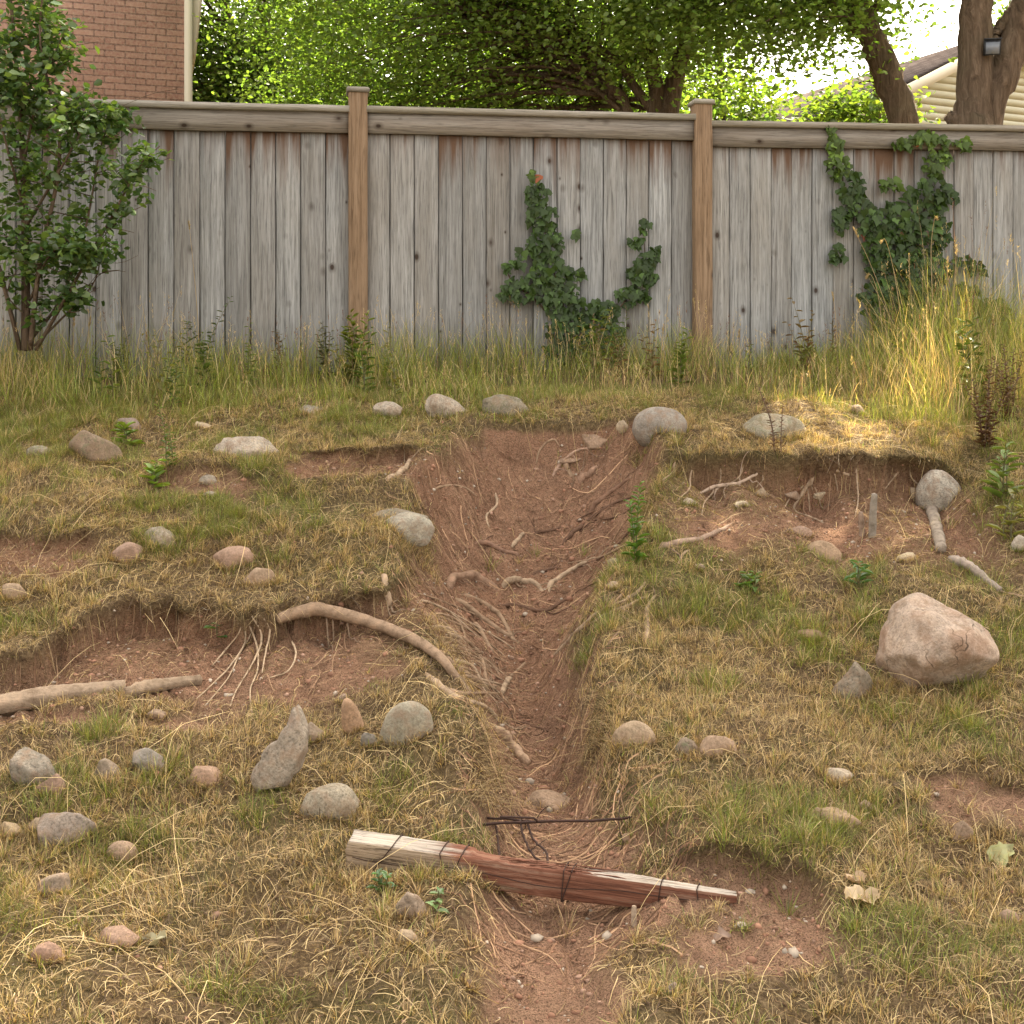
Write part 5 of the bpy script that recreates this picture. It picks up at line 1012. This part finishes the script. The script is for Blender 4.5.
for ex, ey, sg in ((_lx, _ly, 1), (_rx, _rY, -1)):
    Yr = U(3.5, 6.3, n); xe = np.interp(Yr, ey[::-1], ex[::-1]); X = xe + sg * np.abs(RNG.normal(.0, .07, n)) - sg * .03
    k = RNG.random(n) < sstep(-.1, .35, fbm(X, Yr, 3, 2, 95)); X, Yr2 = X[k], Yr[k]; m_ = len(X)
    c = np.where((RNG.random(m_) < .35)[:, None], STRAW * .9, np.where((RNG.random(m_) < .5)[:, None], TAN, BRN)) * U(.6, 1.15, (m_, 1))
    fr.add(blades(surf(X, Yr2) - [0, 0, .003], (0 if sg > 0 else math.pi) + RNG.normal(-.35 * sg, .5, m_), np.abs(RNG.normal(.8, .4, m_)), U(.03, .11, m_), U(.0011, .0024, m_), U(.2, 1.2, m_), c, 3))
fr.build("hanging_turf_fringe", GRASS)
# grass crowding the feet of stones, logs and the timber
ft = Blades()
for (sx_, sy_, a_w, b_w) in FEET:
    so_ = float(bil(G_S, np.array([sx_]), np.array([sy_ - b_w]))[0]); n = int((420 + 4200 * (a_w + b_w)) * (1 - .85 * so_)) // 2
    an = RNG.normal(-1.57, 1.0, n); k_ = U(.85, 1.2, n); X = sx_ + a_w * k_ * np.cos(an); Y = sy_ + b_w * k_ * np.sin(an); gm = np.clip(greenmap(X, Y) + RNG.normal(0, .15), 0, 1)
    ft.add(blades(surf(X, Y) - [0, 0, .006], U(0, 6.283, n), np.abs(RNG.normal(.4, .35, n)), U(.03, .085, n) * (.5 + 2.2 * min(a_w, .25)), U(.0012, .0027, n), U(0, .8, n), palette(gm, n), 3))
ft.build("grass_round_stones", GRASS)
# ------------------------------------------------------------------ weeds and stalks, each a plant of its own
LEAFW = leaf_mat("weed_leaf", .38, .05, (1.25, 1.2, .5), .4)
def weed(name, label, px, py, hpx, lw, nl, col, seed, cat="weed", lean=0.0, spread=.35, nst=1, at_y=None, stalk=(.14, .13, .05), group=None, up=.5, low=.08):
    rng = np.random.default_rng(seed); p = hit(px, py) if at_y is None else np.array([(px - 512) / FPX * at_y, at_y, hz((px - 512) / FPX * at_y, at_y)])
    if p[1] > fence_y(p[0]) - .3:
        y_ = (8.188 - .3) / (1 - .16 * (px - 512) / FPX); p = np.array([(px - 512) / FPX * y_, y_, hz((px - 512) / FPX * y_, y_)])
    s = p[1] / FPX; H = hpx * s; root_ = empty(name, p); tag(root_, label, cat, group); st = MB(); Ps = []; Ds = []
    for k in range(nst):
        l_ = lean + (rng.normal(0, .16) if nst > 1 else 0); h = H * (rng.uniform(.65, 1) if k else 1); b0 = rng.normal(0, .012, 3) * [1, 1, 0] if nst > 1 else np.zeros(3)
        P, R = curve([b0 + [0, 0, -.02], b0 + [l_ * h * .25, rng.normal(0, .03) * h, h * .5], b0 + [l_ * h, rng.normal(0, .05) * h, h]], 14, [.0032, .0024, .001]); st.tube(P, R, 5, stalk)
        u_ = np.linspace(low, 1, nl); Pk = np.stack([np.interp(u_ * 13, np.arange(14), P[:, c_]) for c_ in range(3)], -1); Ps.append(Pk); Ds.append(u_)
    P = np.vstack(Ps); u_ = np.concatenate(Ds); n = len(P); az = np.arange(n) * 2.4 + rng.normal(0, .4, n); el = rng.uniform(.0, .9, n) * up * 1.6; d = np.stack([np.cos(az) * np.cos(el), np.sin(az) * np.cos(el), np.sin(el)], -1)
    sz = (lw * s * (1.05 - .55 * u_) * rng.uniform(.7, 1.2, n))[:, None]; nz = np.array([0, 0, 1.0]) - d * d[:, 2:3]; nz /= np.linalg.norm(nz, axis=1)[:, None]; sd = np.cross(nz, d)
    w_ = spread; V = np.stack([P, P + sz * (d * .4 + sd * w_ * .5 + nz * .1), P + sz * (d * .75 + sd * w_ * .34 + nz * .04), P + sz * (d - nz * .15), P + sz * (d * .75 - sd * w_ * .34 + nz * .04), P + sz * (d * .4 - sd * w_ * .5 + nz * .1)], 1).reshape(-1, 3)
    b0 = np.arange(n)[:, None] * 6; q = np.vstack([np.concatenate([b0, b0 + 1, b0 + 2, b0 + 3], 1), np.concatenate([b0, b0 + 3, b0 + 4, b0 + 5], 1)])
    st.build("stem", LEAFW, root_); npmesh("leaves", V, [q], LEAFW, root_, np.repeat(leafcol(n, col, .25, rng), 6, 0)); return root_
def stalk(label, px, py, top, hw, seed, lean=0.0, head=.09, at_y=None, col=(.42, .32, .17), group=None, thick=.0021, name="grass_stalk", nod=0.0):
    rng = np.random.default_rng(seed); p = hit(px, py) if at_y is None else np.array([(px - 512) / FPX * at_y, at_y, hz((px - 512) / FPX * at_y, at_y)])
    if p[1] > fence_y(p[0]) - .3:
        y_ = (8.188 - .3) / (1 - .16 * (px - 512) / FPX); p = np.array([(px - 512) / FPX * y_, y_, hz((px - 512) / FPX * y_, y_)])
    H = (CZ + (HOR - top) / FPX * p[1]) - p[2]; r_ = empty(name, p); tag(r_, label, "dry stalk", group); st = MB()
    P, R = curve([(0, 0, -.02), (lean * H * .2, 0, H * .4), (lean * H * .6, rng.normal(0, .02), H * .8), (lean * H + nod * .4, 0, H), (lean * H + nod, 0, H - abs(nod) * .5)] if nod else [(0, 0, -.02), (lean * H * .2, 0, H * .4), (lean * H * .6, rng.normal(0, .02), H * .75), (lean * H, 0, H)], 20, [thick * 1.2, thick, thick * .6]); st.tube(P, R, 5, col)
    st.build("stem", LEAFW, r_); n = 46; u_ = rng.random(n); tip = np.stack([np.interp(19 - u_ * head / H * 19 * 1.0, np.arange(20), P[:, c_]) for c_ in range(3)], -1); d = P[-1] - P[-3]; d = d / np.linalg.norm(d)
    v = blades(tip + rng.normal(0, hw * .3, (n, 3)), rng.uniform(0, 6.283, n), rng.uniform(.1, .7, n), rng.uniform(.012, .028, n), rng.uniform(.002, .0045, n), rng.uniform(0, .4, n), np.array(col) * rng.uniform(.8, 1.25, (n, 1)), 2)
    npmesh("seed_head", v[0], [v[1], v[2]], LEAFW, r_, v[3]); return r_
gw = "dry grass stalks standing before the right creeper"
for i, (px, top, lean, nod, hw, Yd) in enumerate([(898, 228, -.30, 0, .006, 7.75), (905, 240, -.12, -.05, .006, 7.7), (933, 218, .0, .03, .008, 7.8), (950, 245, .05, 0, .007, 7.75), (915, 255, -.05, 0, .007, 7.7), (944, 258, .03, 0, .009, 7.6), (885, 275, -.1, -.06, .008, 7.7), (926, 285, .02, 0, .01, 7.6)]):
    lab = ["tall pale stalk leaning left before the right creeper", "nodding pale stalk left of the straight one before the right creeper", "tallest straight stalk with a pale tufted tip before the right creeper", "stalk with a long narrow pale head right of the tallest straight one", "short brown-headed stalk in the middle of the group before the right creeper", "thick-headed dry stalk rising from the right side of the tall grass clump", "low nodding stalk at the left side of the tall grass clump", "short stalk with a broad head in front of the right creeper"][i]
    stalk(lab, px, 0, top, hw, 200 + i, lean, .10, Yd, (.44, .33, .18), gw, nod=nod)
for i, (px, py, top, lean, lab) in enumerate([(200, 375, 222, -.07, "tall single pale stalk before the fence panel right of the sapling"), (72, 375, 318, .03, "pale-tipped dry stalk at the foot of the sapling"), (84, 372, 318, .10, "slanting pale stalk right of the pale-tipped one near the sapling"), (148, 375, 333, -.03, "pale stalk with a curled white tip right of the sapling"),
        (700, 385, 300, -.08, "curved pale stalk in front of the right fence post"), (742, 385, 330, -.05, "dry stalk right of the right fence post"), (838, 385, 293, -.06, "nodding stalk to the left of the tall grass clump at right"), (660, 385, 325, .06, "thin dry stalk between the vine and the right fence post")]):
    stalk(lab, px, py, top, .007, 300 + i, lean, .08, None, (.40, .30, .16), "single dry stalks along the fence")
weed("leafy_weed", "bright green leafy weed standing upright on the right bank of the gully", 634, 566, 82, 15, 46, (.12, .21, .035), 1, spread=.36, up=.7, lean=.0, nst=2)
weed("tall_weed", "tall slender green weed close to the fence, left of the pale stalk", 186, 372, 62, 11, 26, (.09, .13, .04), 2, spread=.3, nst=2)
weed("tall_weed", "tall green weed with small flower heads right of the pale stalk", 208, 374, 86, 11, 32, (.09, .125, .04), 3, spread=.3, nst=2)
weed("leafy_weed", "yellow-green leafy weed hiding the foot of the left fence post", 358, 385, 72, 17, 24, (.15, .19, .035), 4, spread=.4, nst=5)
weed("leafy_weed", "upright green weed in dry grass left of the pale speckled stone", 170, 468, 62, 10, 26, (.13, .19, .04), 5, spread=.35, nst=2)
weed("broadleaf_weed", "low bright broad-leaved weed at the foot of the upright green weed", 150, 486, 26, 20, 9, (.17, .25, .04), 6, spread=.5, nst=3)
weed("broadleaf_weed", "bright broad leaf plant beside the brown hump at upper left", 126, 445, 22, 18, 8, (.18, .25, .04), 7, spread=.6, nst=3)
weed("seedling", "tiny dark green seedling growing under the left grass lip", 217, 634, 10, 18, 5, (.08, .16, .05), 8, spread=.7, nst=1)
weed("broadleaf_weed", "green weed with pointed leaves right of the tan rounded stone", 858, 586, 24, 22, 9, (.09, .17, .06), 9, spread=.25, nst=2)
weed("broadleaf_weed", "small dark green weed under the white end of the timber", 384, 892, 20, 16, 9, (.08, .15, .05), 10, spread=.45, nst=3)
weed("broadleaf_weed", "round-leaved green weed below the timber, beside the brown-grey stone", 432, 905, 12, 14, 7, (.12, .21, .05), 11, spread=.6, nst=2)
weed("leafy_weed", "leafy pale green plant trailing at the right frame edge above the cobble", 1003, 500, 58, 24, 10, (.16, .22, .05), 12, spread=.38, nst=4)
weed("broadleaf_weed", "yellowing drooping plant right of the large pale cobble", 1012, 540, 56, 18, 9, (.2, .2, .06), 13, spread=.45, nst=3)
weed("dock_stalk", "brown dried dock plant among green grass near the right frame edge", 985, 452, 95, 9, 46, (.13, .07, .04), 14, spread=.5, nst=6, stalk=(.16, .09, .05))
weed("dock_stalk", "reddish-brown dry weed on the golden crest above the mossy stone", 778, 460, 74, 6, 30, (.13, .065, .04), 15, spread=.5, nst=3, stalk=(.14, .08, .05))
weed("dock_stalk", "dark dry brown weed near the frame edge, right of the dried dock", 1010, 420, 75, 8, 36, (.14, .08, .05), 16, spread=.5, nst=5, stalk=(.16, .09, .05))
weed("tall_weed", "green weed along the fence between sapling and the tall slender weed", 118, 376, 48, 10, 22, (.09, .12, .04), 17, spread=.35, nst=4)
weed("tall_weed", "reddish dry weed in front of the fence, left of the left post", 280, 382, 52, 8, 22, (.17, .12, .06), 18, spread=.35, nst=4)
weed("tall_weed", "grey-green weed clump against the fence just left of the left post weed", 325, 380, 58, 9, 24, (.11, .12, .06), 19, spread=.35, nst=5)
weed("leafy_weed", "leafy green weed right of the tall stalks near the right frame edge", 975, 400, 80, 20, 14, (.12, .17, .04), 20, spread=.4, nst=5)
weed("broadleaf_weed", "low green broad-leaved patch at the left end of the red soil on the right", 750, 590, 18, 16, 9, (.11, .18, .04), 21, spread=.4, nst=3)
rw = np.random.default_rng(9)
for k_ in range(30):
    px = rw.uniform(40, 1020); weed("slender_weed", "slender weed standing in the strip of tall grass along the fence", px, 0, rw.uniform(34, 80), rw.uniform(8, 15), int(rw.integers(12, 26)), [(.15, .2, .045), (.10, .15, .04), (.2, .2, .06), (.19, .13, .07)][k_ % 4], 600 + k_, "weed", rw.normal(0, .1), rw.uniform(.25, .5), int(rw.integers(1, 4)), 7.75 + .16 * (px - 512) / FPX * 8 - rw.uniform(0, .7), group="slender weeds along the fence")
# fallen leaves
M_DEAD = leaf_mat("dead_leaf", .2, .04, (1, .9, .7), .5)
def dead(label, px, py, w, col, seed, name="dead_leaf", cat="leaf"):
    rng = np.random.default_rng(seed); p = hit(px, py); s = w * p[1] / FPX; n = 9; u_ = np.linspace(0, 1, n); wd = np.sin(np.clip(u_ * .93 + .05, 0, 1) * math.pi) ** .7 * .3 * (1 + .18 * rng.normal(size=n)); cur = .12 * np.sin(u_ * 5 + seed)
    V = []
    for k in range(n):
        for j in (-1, -.5, 0, .5, 1): V.append(((u_[k] - .5) * s, j * wd[k] * s, s * (cur[k] + .16 * abs(j) * (1 + .4 * rng.normal()) + .03 * rng.normal()) + .012))
    q = [[k * 5 + j, k * 5 + j + 1, (k + 1) * 5 + j + 1, (k + 1) * 5 + j] for k in range(n - 1) for j in range(4)]
    o = npmesh(name, V, [np.array(q)], M_DEAD, None, np.broadcast_to(np.array(col, float), (len(V), 3)) * (1 + .12 * rng.normal(size=(len(V), 1))), True); o.location = p; o.rotation_euler = (rng.normal(.3, .15), rng.normal(0, .15), rng.uniform(-.6, .6)); tag(o, label, cat)
dead("crumpled pale dry leaf in the grass right of the timber's tip", 861, 901, 40, (.50, .38, .23), 1); dead("smaller dry leaf curled above the crumpled pale one", 855, 884, 26, (.45, .32, .2), 2)
dead("pale green-grey dead leaf in the bottom left grass", 154, 946, 36, (.36, .33, .2), 3); dead("yellow-green fallen leaf near the right frame edge", 1000, 860, 34, (.3, .3, .13), 4)
dead("brown curled leaf on the bare patch beside the timber tip", 722, 942, 22, (.24, .16, .11), 5); dead("pale curled leaf hanging at the left grass lip", 205, 612, 18, (.42, .36, .25), 6)
# pebbles and clods, too many to count
M_PEB, nt, b = mat("pebble", .9, .15); L(nt, attr(nt).outputs["Color"], b.inputs["Base Color"])
X, Y = scatter(60000, 2.3, 6.5); k = RNG.random(len(X)) < np.clip(bil(G_S, X, Y), .03, 1) * .7; X, Y = X[k], Y[k]; n = len(X); v0, f0 = ico(1)
sz = np.exp(RNG.normal(-5.5, .5, n)); P = surf(X, Y); V = v0[None] * (1 + .22 * RNG.normal(size=(n, len(v0), 1))) * (sz[:, None] * RNG.uniform(.6, 1.3, (n, 3)))[:, None, :] * [1, 1, .75] + P[:, None, :]
pc = np.where((RNG.random(n) < .72)[:, None], np.array([.25, .135, .085]), np.where((RNG.random(n) < .6)[:, None], np.array([.30, .19, .13]), np.array([.36, .30, .23]))) * RNG.uniform(.7, 1.25, (n, 1))
tag(npmesh("gravel", V.reshape(-1, 3), [(f0[None] + (np.arange(n) * len(v0))[:, None, None]).reshape(-1, 3)], M_PEB, None, np.repeat(pc, len(v0), 0), False), kind="stuff")
